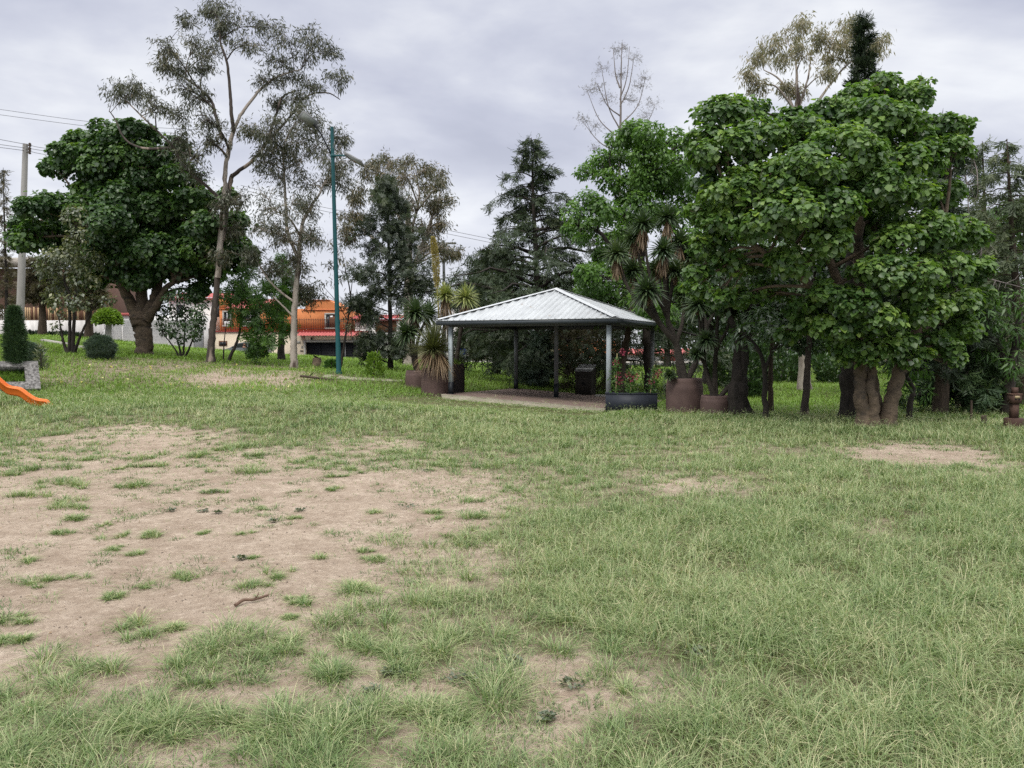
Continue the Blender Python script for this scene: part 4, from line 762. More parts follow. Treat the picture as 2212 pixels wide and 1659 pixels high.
conifer('conifer_tree', 'dark drooping conifer with grey trunk right of the huge tree', (2030, 912, 18.6), (2045, 315), 150, 204, M['dark_conifer'], M['bark'], n=75, low=.18, dens=40, size=.34, droop=.42, gap=.3, prof=lambda h: .85 - .62 * h, r0=.19)
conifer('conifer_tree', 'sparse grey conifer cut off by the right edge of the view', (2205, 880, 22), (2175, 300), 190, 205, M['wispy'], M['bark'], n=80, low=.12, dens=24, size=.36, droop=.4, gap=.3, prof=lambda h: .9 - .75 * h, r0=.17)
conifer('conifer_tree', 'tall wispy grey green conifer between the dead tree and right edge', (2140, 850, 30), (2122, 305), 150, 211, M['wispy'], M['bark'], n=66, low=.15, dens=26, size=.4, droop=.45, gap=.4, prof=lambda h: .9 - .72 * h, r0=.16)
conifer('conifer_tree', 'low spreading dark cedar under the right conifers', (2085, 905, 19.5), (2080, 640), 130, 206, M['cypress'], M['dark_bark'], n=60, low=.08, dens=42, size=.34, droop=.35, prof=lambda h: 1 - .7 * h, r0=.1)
conifer('conifer_tree', 'bare tipped brown conifer at the far left edge', (14, 720, 50), (7, 362), 34, 207, M['dry_bush'], M['dark_bark'], n=60, low=.12, dens=16, size=.5, droop=.2, gap=.3, r0=.14)
for lb, bx, by, tx, ty, hw, sd in (('dark brown conifer beside the concrete utility pole', 91, 726, 88, 560, 52, 208), ('dark brown conifer behind the olive sapling', 191, 724, 190, 575, 50, 209)):
    conifer('conifer_tree', lb, (bx, by, 47), (tx, ty), hw, sd, M['dry_bush'], M['bark'], 'dark conifers in front of the picket fence', n=48, low=.45, dens=34, size=.5, droop=.1, prof=lambda h: 1 - .5 * h, r0=.3)
conifer('feathery_shrub', 'grey green feathery shrub standing behind the pavilion floor', (1157, 838, 29.5), (1168, 722), 48, 210, M['grey_bush'], M['bark'], n=60, low=.03, dens=60, size=.28, tmpl=FINE, droop=.0, up=.5, prof=lambda h: .95 - .7 * h, r0=.03, cat='shrub')
def dense(name, label, base, top_r, seed, lm, prof, n, size, tmpl, cat='shrub', group=None):
    """a plant that is foliage down to the ground: prof(h) gives its radius"""
    g = np.random.default_rng(seed); b = Q(*base); b[2] = float(gz(b[0], b[1])); H, Rm = top_r
    root = thing(name, label, cat, b, group); wood = MB(); green = MB()
    wood.tube([b - np.array([0, 0, .05]), b + np.array([0, 0, H * .45]), b + np.array([0.02, 0, H * .85])], [.04 + Rm * .06, .03, .01], 6)
    h = g.random(n); az = g.random(n) * 6.283; lob = 0.86 + 0.28 * vnoise(az * 1.6 + 3, h * 7)
    r = Rm * np.array([prof(v) for v in h]) * lob * (0.55 + 0.5 * g.random(n) ** .5)
    P = b + np.stack([np.cos(az) * r, np.sin(az) * r, h * H], -1); d = np.stack([np.cos(az), np.sin(az), np.zeros(n)], -1)
    place(green, tmpl, P, d * .7 + np.array([0, 0, .8]) + .35 * g.normal(size=(n, 3)), d + .4 * g.normal(size=(n, 3)), size * (.6 + .7 * g.random(n)), .4 + .2 * g.normal(size=n) + .3 * (lob - 1))
    wood.build('stem', M['dark_bark'], root, smooth=True); green.build('foliage', lm, root); return root
dense('column_cypress', 'narrow clipped column cypress growing in the tilted stone planter', (35, 806, 21.9), (qm(170, 21.9), qm(16, 21.9)), 220, M['cypress'], lambda h: math.sin(math.pi * (h * .87 + .10)) ** .75, 4200, .16, SPRAY, 'tree')
dense('round_bush', 'round grey green bush on the slope left of the thick trunk', (218, 776, 28), (qm(45, 28), qm(25, 28)), 221, M['grey_bush'], lambda h: math.sqrt(max(.05, 1 - (h * 1.7 - .75) ** 2)), 3600, .15, SPRAY)
dense('low_bush', 'small grey green bush beside the column cypress', (62, 768, 26), (qm(40, 26), qm(22, 26)), 222, M['grey_bush'], lambda h: math.sqrt(max(.05, 1 - (h * 1.6 - .6) ** 2)), 1300, .16, SPRAY)
dense('low_bush', 'leafy yellow green weed right of the teal lamp post', (808, 803, 27), (qm(48, 27), qm(22, 27)), 223, M['lime_leaf'], lambda h: .9 - .5 * h, 420, .14, OVAL)
dense('low_bush', 'small dark weed at the foot of the lamp post', (716, 800, 29), (qm(20, 29), qm(16, 29)), 224, M['feather'], lambda h: .9 - .5 * h, 260, .14, OVAL)
dense('spiky_weed', 'tall thin spiky weed between stone planter and sapling', (90, 805, 25), (qm(52, 25), qm(10, 25)), 225, M['olive_leaf'], lambda h: .9 - .6 * h, 150, .18, LANCE)
dense('dry_shrub', 'dry brown twiggy shrub behind the stone pedestal', (1270, 836, 29), (qm(150, 29), qm(62, 29)), 226, M['dry_bush'], lambda h: .75 + .35 * h, 1500, .36, FINE)
for lb, q, r_, hh, sd, mt in (('dark leafy shrub under the huge tree crown', (1620, 842, 27), 34, 110, 229, 'dark_leaf'), ('wide dark shrub far behind the thin forked tree', (1690, 826, 36), 48, 62, 227, 'dark_leaf'), ('wide dark shrub far behind the split trunk', (1800, 828, 35), 46, 58, 228, 'dark_leaf'),
                             ('green shrub far behind the grey conifer trunk', (1985, 832, 33), 46, 70, 231, 'feather'), ('dark shrub far behind the low spreading cedar', (2110, 834, 32), 46, 90, 232, 'dark_leaf'), ('dark shrub behind the low brown pot', (1560, 832, 32), 36, 74, 233, 'dark_leaf')):
    dense('dark_undergrowth', lb, q, (qm(hh, q[2]), qm(r_, q[2])), sd, M[mt], lambda h: .6 + .4 * h, 1500, .2, OVAL, group='undergrowth shrubs beneath the right trees')
def topiary():
    b = Q(232, 729, 46); b[2] = float(gz(b[0], b[1])); root = thing('topiary_tree', 'small lollipop topiary with bright flat-bottomed crown before white shutters', 'tree', b); g = np.random.default_rng(4)
    w = MB(); hgt = qm(729 - 700, 46) * 1.0; w.tube([b - np.array([0, 0, .1]), b + np.array([.06, 0, hgt * .6]), b + np.array([.12, 0, hgt + .4])], [.24, .19, .15], 8); w.build('trunk', M['pole_concrete'], root, smooth=True)
    c = Q(233, 697, 46); n = 2600; d = sph(g, n); d[:, 2] = np.abs(d[:, 2]); P = c + d * np.array([qm(24, 46), qm(24, 46), qm(26, 46)]) * (0.7 + .35 * g.random((n, 1)))
    m = MB(); place(m, OVAL, P, d + .6 * g.normal(size=(n, 3)), d + .4 * g.normal(size=(n, 3)), .26, .5 + .25 * g.normal(size=n)); m.build('crown', M['lime_leaf'], root)
topiary()
# trunks and woods standing behind the right-hand trees
SIMPLE = [
 ('eucalyptus_tree', 'white-barked leaning trunk among the trees right of the yuccas', (1740, 890, 18.6), [([(1736, 892, 0), (1741, 840, 0), (1744, 780, 0), (1750, 700, 0), (1760, 560, .3)], .10, .05, 'g')], [(1750, 640, 40), (1720, 700, 38), (1780, 710, 34), (1760, 580, 50), (1750, 745, 28), (1725, 740, 26)], OVAL, 'dark_leaf', 'euc_dark', .16),
 ('slim_tree', 'thin dark forked tree just right of the twisted trunk', (1656, 903, 17.2), [([(1656, 905, 0), (1652, 850, 0), (1652, 800, 0), (1640, 760, 0), (1620, 730, .1)], .07, .03, 'g'), ([(1652, 800, 0), (1668, 760, 0), (1690, 730, 0)], .04, .02)], [(1625, 720, 34), (1670, 715, 34), (1600, 745, 24), (1690, 750, 24), (1650, 690, 40)], LANCE, 'dark_leaf', 'dark_bark', .2),
 ('slim_tree', 'thin grey trunk behind the thin forked tree', (1664, 880, 20), [([(1664, 884, 0), (1664, 820, 0), (1668, 740, 0), (1680, 640, .3)], .08, .04, 'g')], [(1675, 660, 40), (1690, 620, 40), (1650, 640, 36)], OVAL, 'dark_leaf', 'bark', .17),
 ('twisted_tree', 'dark twisted thick trunk right of the low brown pot', (1602, 894, 18.9), [([(1602, 897, 0), (1592, 850, 0), (1602, 790, .1), (1612, 720, .3), (1640, 620, .5)], .27, .10, 'g'), ([(1612, 897, .1), (1600, 850, -.1), (1594, 800, 0), (1590, 740, .2), (1570, 660, .4)], .2, .06, 'g')], [(1640, 620, 50), (1580, 650, 44), (1610, 580, 50), (1680, 590, 44), (1560, 600, 40), (1640, 690, 34)], OVAL, 'dark_leaf', 'dark_bark', .17),
 ('tall_tree', 'straight dark trunk partly behind the left side of the split trunk', (1838, 905, 17.4), [([(1840, 915, 0), (1838, 830, 0), (1838, 740, 0), (1840, 600, .2), (1845, 400, .4)], .21, .10, 'g')], [(1830, 600, 60, 1), (1850, 500, 60, 1), (1800, 560, 50, 1.2)], OVAL, 'dark_leaf', 'dark_bark', .17),
 ('crooked_tree', 'thin crooked dark tree between split trunk and grey conifer trunk', (1965, 908, 17), [([(1963, 912, 0), (1966, 870, 0), (1972, 840, 0), (1958, 812, 0), (1950, 790, .1)], .07, .03, 'g')], [(1950, 785, 28), (1985, 800, 26), (1940, 830, 22), (1990, 850, 22)], LANCE, 'feather', 'dark_bark', .2),
 ('forked_tree', 'dark forked tree behind the brown post at the right edge', (2184, 890, 18.5), [([(2184, 895, 0), (2182, 830, 0), (2178, 790, 0), (2150, 740, .1), (2120, 700, .2)], .16, .05, 'g'), ([(2180, 800, 0), (2196, 740, 0), (2206, 660, .1)], .11, .05)], [(2130, 690, 40), (2190, 660, 45), (2170, 720, 40), (2205, 730, 36), (2140, 760, 30), (2205, 790, 30)], LANCE, 'feather', 'dark_bark', .2),
 ('dense_tree', 'dense dark tree behind the low brown pot and yucca stems', (1530, 830, 34), [([(1530, 835, 0), (1532, 740, 0), (1535, 620, 0), (1540, 520, 0)], .2, .08, 'g')], [(1530, 560, 60), (1570, 620, 60), (1500, 640, 50), (1540, 700, 45), (1480, 580, 50), (1600, 680, 55), (1600, 560, 60), (1560, 480, 60)], OVAL, 'dark_leaf', 'dark_bark', .26),
 ('dense_tree', 'dense dark tree far behind the white-barked trunk', (1720, 812, 44), [([(1720, 815, 0), (1722, 720, 0), (1725, 600, 0), (1730, 500, 0)], .26, .1, 'g')], [(1700, 600, 65), (1760, 620, 65), (1650, 650, 60), (1700, 690, 55), (1780, 700, 55), (1640, 730, 42), (1740, 740, 44), (1720, 540, 65), (1800, 560, 60), (1660, 560, 60)], OVAL, 'dark_leaf', 'dark_bark', .32),
 ('dense_tree', 'dense green tree far behind the split trunk', (1950, 815, 42), [([(1950, 818, 0), (1952, 700, 0), (1955, 560, 0)], .26, .1, 'g')], [(1900, 620, 65), (1960, 600, 70), (2020, 640, 65), (1880, 700, 60), (1950, 700, 60), (2010, 720, 60), (1920, 760, 46), (1990, 770, 40), (2060, 700, 55), (1860, 770, 36), (2070, 780, 40)], OVAL, 'feather', 'dark_bark', .32),
 ('dense_tree', 'dense green tree far behind the right edge post', (2140, 820, 38), [([(2140, 825, 0), (2142, 700, 0), (2145, 560, 0), (2150, 450, 0)], .24, .09, 'g')], [(2120, 560, 60), (2180, 560, 60), (2100, 640, 60), (2160, 650, 60), (2210, 640, 55), (2110, 720, 55), (2180, 730, 55), (2230, 740, 50), (2140, 780, 44), (2210, 800, 40), (2170, 480, 50), (2210, 500, 50), (2130, 480, 45)], OVAL, 'feather', 'dark_bark', .3),
 ('dense_tree', 'leafy tree far behind the centre post of the pavilion', (1230, 800, 44), [([(1230, 803, 0), (1232, 740, 0), (1235, 660, 0)], .2, .08, 'g')], [(1230, 640, 46), (1270, 690, 36), (1200, 690, 40), (1240, 720, 34), (1290, 650, 36), (1190, 640, 40)], OVAL, 'dark_leaf', 'dark_bark', .3),
 ('dense_tree', 'small green tree seen under the left half of the grey roof', (1068, 792, 46), [([(1068, 796, 0), (1068, 740, 0), (1070, 700, 0)], .15, .06, 'g')], [(1065, 705, 30), (1090, 720, 26), (1080, 690, 30), (1110, 700, 30), (1100, 750, 26), (1130, 730, 30)], OVAL, 'ash_leaf', 'dark_bark', .28),
 ('dense_tree', 'dense tree far behind the brown planter and the yucca trunks', (1440, 806, 56), [([(1440, 808, 0), (1441, 740, 0), (1445, 600, 0)], .3, .1, 'g')], [(1440, 600, 70), (1480, 660, 70), (1400, 660, 60), (1450, 700, 55), (1500, 730, 50), (1410, 720, 40), (1540, 690, 60), (1430, 745, 28)], OVAL, 'dark_leaf', 'dark_bark', .38),
 ('dense_tree', 'wide dense tree far behind the twisted trunk', (1610, 806, 58), [([(1610, 808, 0), (1612, 740, 0), (1615, 600, 0)], .3, .1, 'g')], [(1600, 600, 70), (1640, 660, 70), (1570, 680, 60), (1610, 720, 60), (1660, 730, 50), (1570, 760, 40), (1640, 770, 36), (1690, 780, 34), (1600, 785, 30)], OVAL, 'dark_leaf', 'dark_bark', .38),
 ('dense_tree', 'wide dense tree far behind the white-barked trunk', (1790, 806, 60), [([(1790, 808, 0), (1790, 740, 0), (1790, 620, 0)], .3, .1, 'g')], [(1760, 660, 70), (1820, 660, 70), (1740, 740, 50), (1800, 740, 60), (1850, 760, 50), (1770, 780, 36), (1830, 785, 34), (1720, 780, 34)], OVAL, 'feather', 'dark_bark', .38),
 ('leafy_tree', 'rusty-barked leaning trunk behind the flowering planter', (1335, 838, 25.5), [([(1330, 842, 0), (1342, 790, 0), (1352, 740, .1), (1362, 680, .2), (1370, 600, .3)], .16, .07, 'g')], [(1370, 590, 40), (1340, 640, 34), (1400, 640, 36), (1360, 690, 24), (1300, 690, 24)], LANCE, 'ash_leaf', 'bark', .2),
]
for i, (nm, lb, bs, st, cl, lf, lmn, bmn, sz) in enumerate(SIMPLE):
    tree(nm, lb, 'tree', bs, st, cl, lf, M[lmn], M[bmn], 300 + i, size=sz, cov=1.1, limb_r=.035, depth=.6, tone=.4, droop=.7, sub=3, twigs=6, k0=8)
def deadtree():
    b = Q(2075, 890, 21); b[2] = float(gz(b[0], b[1])); root = thing('dead_tree', 'leafless dead tree with pale drooping branches right of the huge tree', 'tree', b); m = MB(); g = np.random.default_rng(9)
    m.tube(spline([b, Q(2072, 700, 21), Q(2062, 520, 21), Q(2050, 400, 21), Q(2046, 345, 21)], 6), np.linspace(.14, .03, 25), 7); m.build('trunk', M['bark'], root, smooth=True)
    m = MB()
    for a in (((2065, 600), (2110, 595), (2150, 606), (2212, 622)), ((2060, 500), (2030, 470), (2010, 455)), ((2055, 430), (2085, 400), (2100, 385)), ((2050, 380), (2085, 330), (2108, 360), (2112, 400)), ((2048, 350), (2070, 318), (2095, 335), (2100, 370)), ((2070, 760), (2110, 740), (2150, 760), (2180, 790)), ((2060, 560), (2110, 640), (2140, 690), (2150, 720)), ((2052, 420), (2080, 370), (2090, 420), (2092, 460)), ((2058, 500), (2100, 480), (2120, 520), (2118, 570))):
        p = spline([Q(x, y, 21 + g.normal() * .1) for x, y in a], 5); m.tube(p, np.linspace(.035, .008, len(p)), 5)
        for t in range(7):
            q0 = p[g.integers(3, len(p))]; e = q0 + g.normal(size=3) * .25 + np.array([.05, 0, -.32]); m.tube([q0, (q0 + e) / 2 + g.normal(size=3) * .06, e], [.01, .007, .004], 3)
    m.build('branch', M['grey_twig'], root, smooth=True)
deadtree()

# ------------------------------------------------------------------ yuccas, pots, planter
def rosette(mb, c, Rr, n, axis, g, w=.05, th=(4, 118), tone=.45, droop=.25, bend=1.0):
    axis = nrm(np.asarray(axis, float)); u = nrm(np.cross(axis, [0.3, 1, 0.2])); v = np.cross(axis, u)
    for i in range(n):
        t = R(th[0] + (th[1] - th[0]) * ((i + .5) / n) ** .75); a = i * 2.39996 + g.normal() * .12
        d = axis * math.cos(t) + (u * math.cos(a) + v * math.sin(a)) * math.sin(t); L = Rr * (.78 + .32 * g.random())
        s = nrm(np.cross(d, axis + .01 * g.normal(size=3))); nn = np.cross(s, d)
        V = []
        for q, ww in ((.03, .55), (.3, 1), (.65, .8), (1, 0)):
            p = c + d * L * q + DOWN * L * droop * q ** 2.2 * math.sin(t) * bend
            if ww: V += [p - s * w * ww / 2 + nn * w * .16 * ww, p - nn * w * .05, p + s * w * ww / 2 + nn * w * .16 * ww]
            else: V.append(p)
        f4 = []
        for q in (0, 1):
            b0 = q * 3; f4 += [[b0, b0 + 1, b0 + 4, b0 + 3], [b0 + 1, b0 + 2, b0 + 5, b0 + 4]]
        tn = np.clip(tone + .18 * g.normal(), 0, 1); base = mb.n; mb.add(V, f4, tn); mb.F[3].append(np.array([[6, 7, 9], [7, 8, 9]]) + base)
def skirt(mb, c, Rr, n, g, w=.045, tone=.45, ang=(150, 176)):
    rosette(mb, c, Rr, n, (0, 0, 1), g, w, ang, tone, .2)
def yucca(name, label, base3, heads, seed, lm, group=None, leafw=.05, stem=.07, trunks=True):
    """heads: [(point, radius, axis, via points, dead-leaf length)]"""
    g = np.random.default_rng(seed); root = thing(name, label, 'plant', base3, group)
    if trunks:
        w = MB()
        for hd in heads:
            p = spline([np.asarray(base3) - np.array([0, 0, .1]) + np.r_[g.normal(size=2) * .05, 0]] + [np.asarray(v) for v in hd[3]] + [hd[0]], 6); r = np.linspace(stem * (1.35 if len(heads) < 4 else 1.6), stem * .55, len(p))
            w.tube(p, r, 8, squash=1 + .09 * g.normal(size=(len(p), 8)))
        w.build('trunk', M['yucca_bark'], root, smooth=True)
    for hd in heads:
        m = MB(); rosette(m, hd[0], hd[1] * 1.25, 115, hd[2], g, leafw, tone=.42 + .08 * g.normal()); m.build('leaf_rosette', lm, root)
        if hd[4] > 0:
            m = MB(); skirt(m, hd[0] - np.array([0, 0, .04]), hd[4], 46, g, leafw * .8); skirt(m, hd[0] - np.array([0, 0, hd[4] * .5]), hd[4] * .8, 30, g, leafw * .8); m.build('dead_leaves', M['dead_leaf'], root)
    return root
def pot(name, label, k, h, mat, grp):
    x, y, r = POTS[k]; z = float(gz(x, y)) - .05
    if name: root = thing(name, label, 'planter', (x, y, z), grp)
    m = MB(); H = h + .05
    m.lathe((x, y, z), [(r * .96, 0), (r, H * .3), (r, H * .70), (r * .99, H * .80), (r * .965, H * .82), (r * .96, H * .9), (r * .93, H * .99), (r * .90, H), (r * .82, H), (r * .80, H * .9), (r * .79, H * .84)], 40, wob=.004)
    m.build('pot_wall', mat, root, smooth=True)
    m = MB(); g = np.random.default_rng(k); an = np.arange(24) * math.pi / 12
    V = [(x + r * .8 * math.cos(a), y + r * .8 * math.sin(a), z + H * .86) for a in an] + [(x, y, z + H * .93)]
    m.add(V, [[i, (i + 1) % 24, 24] for i in range(24)]); m.build('soil', M['soil'], root)
    return np.array([x, y, z + H * .9])
PG = 'concrete pipe planters around the pavilion'
pB = pot('pipe_planter', 'brown pipe planter with peeling paint holding the shaggy spiky rosette', 0, .80, M['pot'], PG)
pA = pot('pipe_planter', 'low brown pipe planter furthest left beside the pavilion', 1, .58, M['pot'], PG)
pC = pot('pipe_planter', 'tall near-black pipe planter just behind the left pavilion post', 2, .95, M['dark_pot'], PG)
pD = pot('pipe_planter', 'wide brown pipe planter holding the many-headed yucca', 3, .93, M['pot'], PG)
pE = pot('pipe_planter', 'low brown pipe planter right of the wide brown one', 4, .50, M['pot'], PG)
def z6b(x, y, Y): return Q(850.3 + x * .1488, 630.9 + y * .1488, Y)
def z6(x, y, Y): return Q(1261.8 + x * .3307, 384 + y * .3307, Y)
yucca('yucca', 'dark green yucca with sword leaves left of the shaggy rosette', pA, [(z6b(310, 300, 25.6), qm(37, 25.6), (.05, -.15, 1), [z6b(290, 800, 25.7)], .55), (z6b(210, 590, 25.3), qm(30, 25.3), (-.5, -.3, .8), [z6b(270, 900, 25.6)], .3), (z6b(480, 330, 26.3), qm(32, 26.3), (.3, .3, 1), [z6b(330, 800, 26)], .35)], 401, M['yucca_leaf'], leafw=.08, stem=.06)
def shaggy():
    c = z6b(575, 830, 23.6); root = thing('spiky_rosette_plant', 'shaggy fine-leaved rosette with brown dead skirt in the peeling planter', 'plant', pB); g = np.random.default_rng(12)
    m = MB(); m.tube(spline([pB - np.array([0, 0, .1]), (pB + c) / 2, c], 4), np.linspace(.11, .09, 9), 9); m.build('trunk', M['yucca_bark'], root, smooth=True)
    m = MB(); rosette(m, c, qm(64, 23.6), 460, (0, -.1, 1), g, .026, (2, 100), .45, .08); m.build('leaf_rosette', M['dasylirion'], root)
    m = MB(); rosette(m, c, qm(58, 23.6), 230, (0, -.1, 1), g, .03, (100, 150), .55, .3)
    rosette(m, c + np.array([.18, -.12, -.15]), qm(62, 23.6), 120, (-.35, .2, 1), g, .024, (118, 165), .6, .35); m.build('dead_leaves', M['dead_leaf'], root)
shaggy()
yucca('yucca', 'tall yellow-green yucca pair with long dead skirts behind the left post', pC, [(z6b(755, 40, 24.9), qm(27, 24.9), (-.1, -.1, 1), [z6b(800, 600, 24.8), z6b(770, 250, 24.9)], .75), (z6b(1045, 85, 24.6), qm(31, 24.6), (.1, -.25, 1), [z6b(960, 650, 24.7), z6b(1020, 300, 24.6)], .72)], 402, M['yucca_yellow'], leafw=.07, stem=.06)
yucca('fine_rosette_plant', 'dull green fine-leaved rosette between the two yucca groups on the left', pA + np.array([.55, .5, -.4]), [(z6b(740, 420, 26.2), qm(30, 26.2), (0, 0, 1), [z6b(700, 900, 26.2)], .3)], 403, M['dasylirion'], leafw=.03, stem=.08)
def stalk():
    Y = 27; c = [z6b(640, 330, Y), z6b(640, 150, Y)]; pts = [Q(949, 780, Y), Q(948, 690, Y), Q(944, 620, Y), Q(941, 560, Y), Q(935, 512, Y)]
    b = pts[0].copy(); b[2] = float(gz(b[0], b[1])); pts[0] = b; root = thing('flower_spike', 'tall yellow tapering flower spike above the left yuccas', 'plant', b); p = spline(pts, 8); m = MB()
    m.tube(p, np.linspace(.035, .012, len(p)), 6); m.build('stalk', M['flower_stalk'], root); g = np.random.default_rng(2); n = 2600; t = .50 + .5 * g.random(n); i = np.minimum((t * (len(p) - 1)).astype(int), len(p) - 2); f = (t * (len(p) - 1) - i)[:, None]
    c = p[i] * (1 - f) + p[i + 1] * f; rad = (.03 + .13 * np.sin(np.clip((t - .48) / .52, 0, 1) * math.pi) ** .55)[:, None] * .8; d = sph(g, n); d[:, 2] *= .5
    m = MB(); place(m, OVAL, c + d * rad * (.5 + .5 * g.random((n, 1))), d + np.array([0, 0, .3]), sph(g, n), .055, .5 + .28 * g.normal(size=n)); m.build('blossoms', M['flower_stalk'], root)
    g = np.random.default_rng(6); m = MB(); rosette(m, b + np.array([0, 0, .25]), .8, 70, (0, 0, 1), g, .06, tone=.4); m.build('leaf_rosette', M['yucca_leaf'], root)
stalk()
A1 = z6(605, 1100, 20.0); A2 = z6(545, 920, 20.1); A3 = z6(500, 960, 19.9); A4 = z6(740, 1180, 20.1); A5 = z6(800, 980, 20.2)
hd = []
for (x, y, r_, dY, via, ax) in ((385, 300, 95, .2, [A1, A2, z6(430, 640, 20.2)], (-.1, -.1, 1)), (545, 260, 98, .5, [A1, A2, z6(545, 560, 20.4)], (.05, 0, 1)), (330, 390, 88, .8, [A1, A3, z6(400, 700, 20.5)], (-.4, .1, 1)), (215, 495, 95, -.1, [A1, A3, z6(300, 740, 19.9)], (-.25, -.2, 1)),
                             (515, 475, 98, -.3, [A1, A2, z6(525, 680, 19.8)], (0, -.3, 1)), (320, 610, 100, .3, [A1, A3, z6(380, 820, 20.1)], (-.4, 0, .9)), (415, 740, 112, -.4, [A1, A3, z6(430, 860, 19.7)], (-.3, -.4, .9)), (620, 420, 85, .6, [A1, A2, z6(590, 640, 20.4)], (.3, .2, 1)),
                             (590, 610, 85, .2, [A1, A2], (.2, -.1, 1)), (690, 520, 85, .7, [A4, A5, z6(730, 760, 20.5)], (.2, .2, 1)), (660, 770, 80, .3, [A1, z6(640, 950, 20.1)], (.2, -.1, 1)), (480, 600, 80, .7, [A1, A2], (-.1, .3, 1)), (930, 720, 75, .6, [A4, A5], (.3, .1, 1)), (560, 1290, 42, -.35, [], (-.4, -.2, 1))):
    hd.append((z6(x, y, 20 + dY), qm(r_ * .3307, 20), ax, via, .55 if y < 520 else (.3 if y < 1000 else 0)))
yucca('yucca', 'large many-headed yucca in the wide brown pipe planter', pD, hd, 404, M['yucca_leaf'], leafw=.066, stem=.055)
B1 = z6(790, 1230, 19.3); B2 = z6(860, 1150, 19.35); B3 = z6(1040, 1240, 19.2); hd = []
for (x, y, r_, dY, via, ax, dl) in ((745, 830, 112, -.2, [B1, z6(760, 1000, 19.15)], (0, -.35, 1), .2), (905, 560, 85, .3, [B2, z6(880, 800, 19.5)], (.1, 0, 1), .35), (755, 560, 82, .4, [B1, z6(770, 800, 19.6)], (0, .1, 1), .35), (1080, 880, 92, .1, [B3, z6(1072, 1020, 19.3)], (.2, 0, 1), .5), (800, 1060, 72, -.3, [B1], (-.3, -.3, 1), 0), (735, 1150, 52, -.2, [B1], (-.5, -.3, .8), 0), (960, 880, 70, .3, [B2, z6(930, 1000, 19.5)], (.3, .1, 1), .25)):
    hd.append((z6(x, y, 19.3 + dY), qm(r_ * .3307, 19.3), ax, via, dl))
yucca('yucca', 'sprawling thin-stemmed yucca in the low brown pot on the right', pE, hd, 405, M['yucca_leaf'], leafw=.06, stem=.042)
def potgrass():
    g = np.random.default_rng(3); m = MB(); rosette(m, pC + np.array([.05, -.12, 0]), .34, 80, (0, 0, 1), g, .018, (3, 60), .55, .3)
    tag(m.build('pot_grass', M['hill'], origin=pC), 'tuft of bright grass growing in the near-black planter', 'plant')
potgrass()
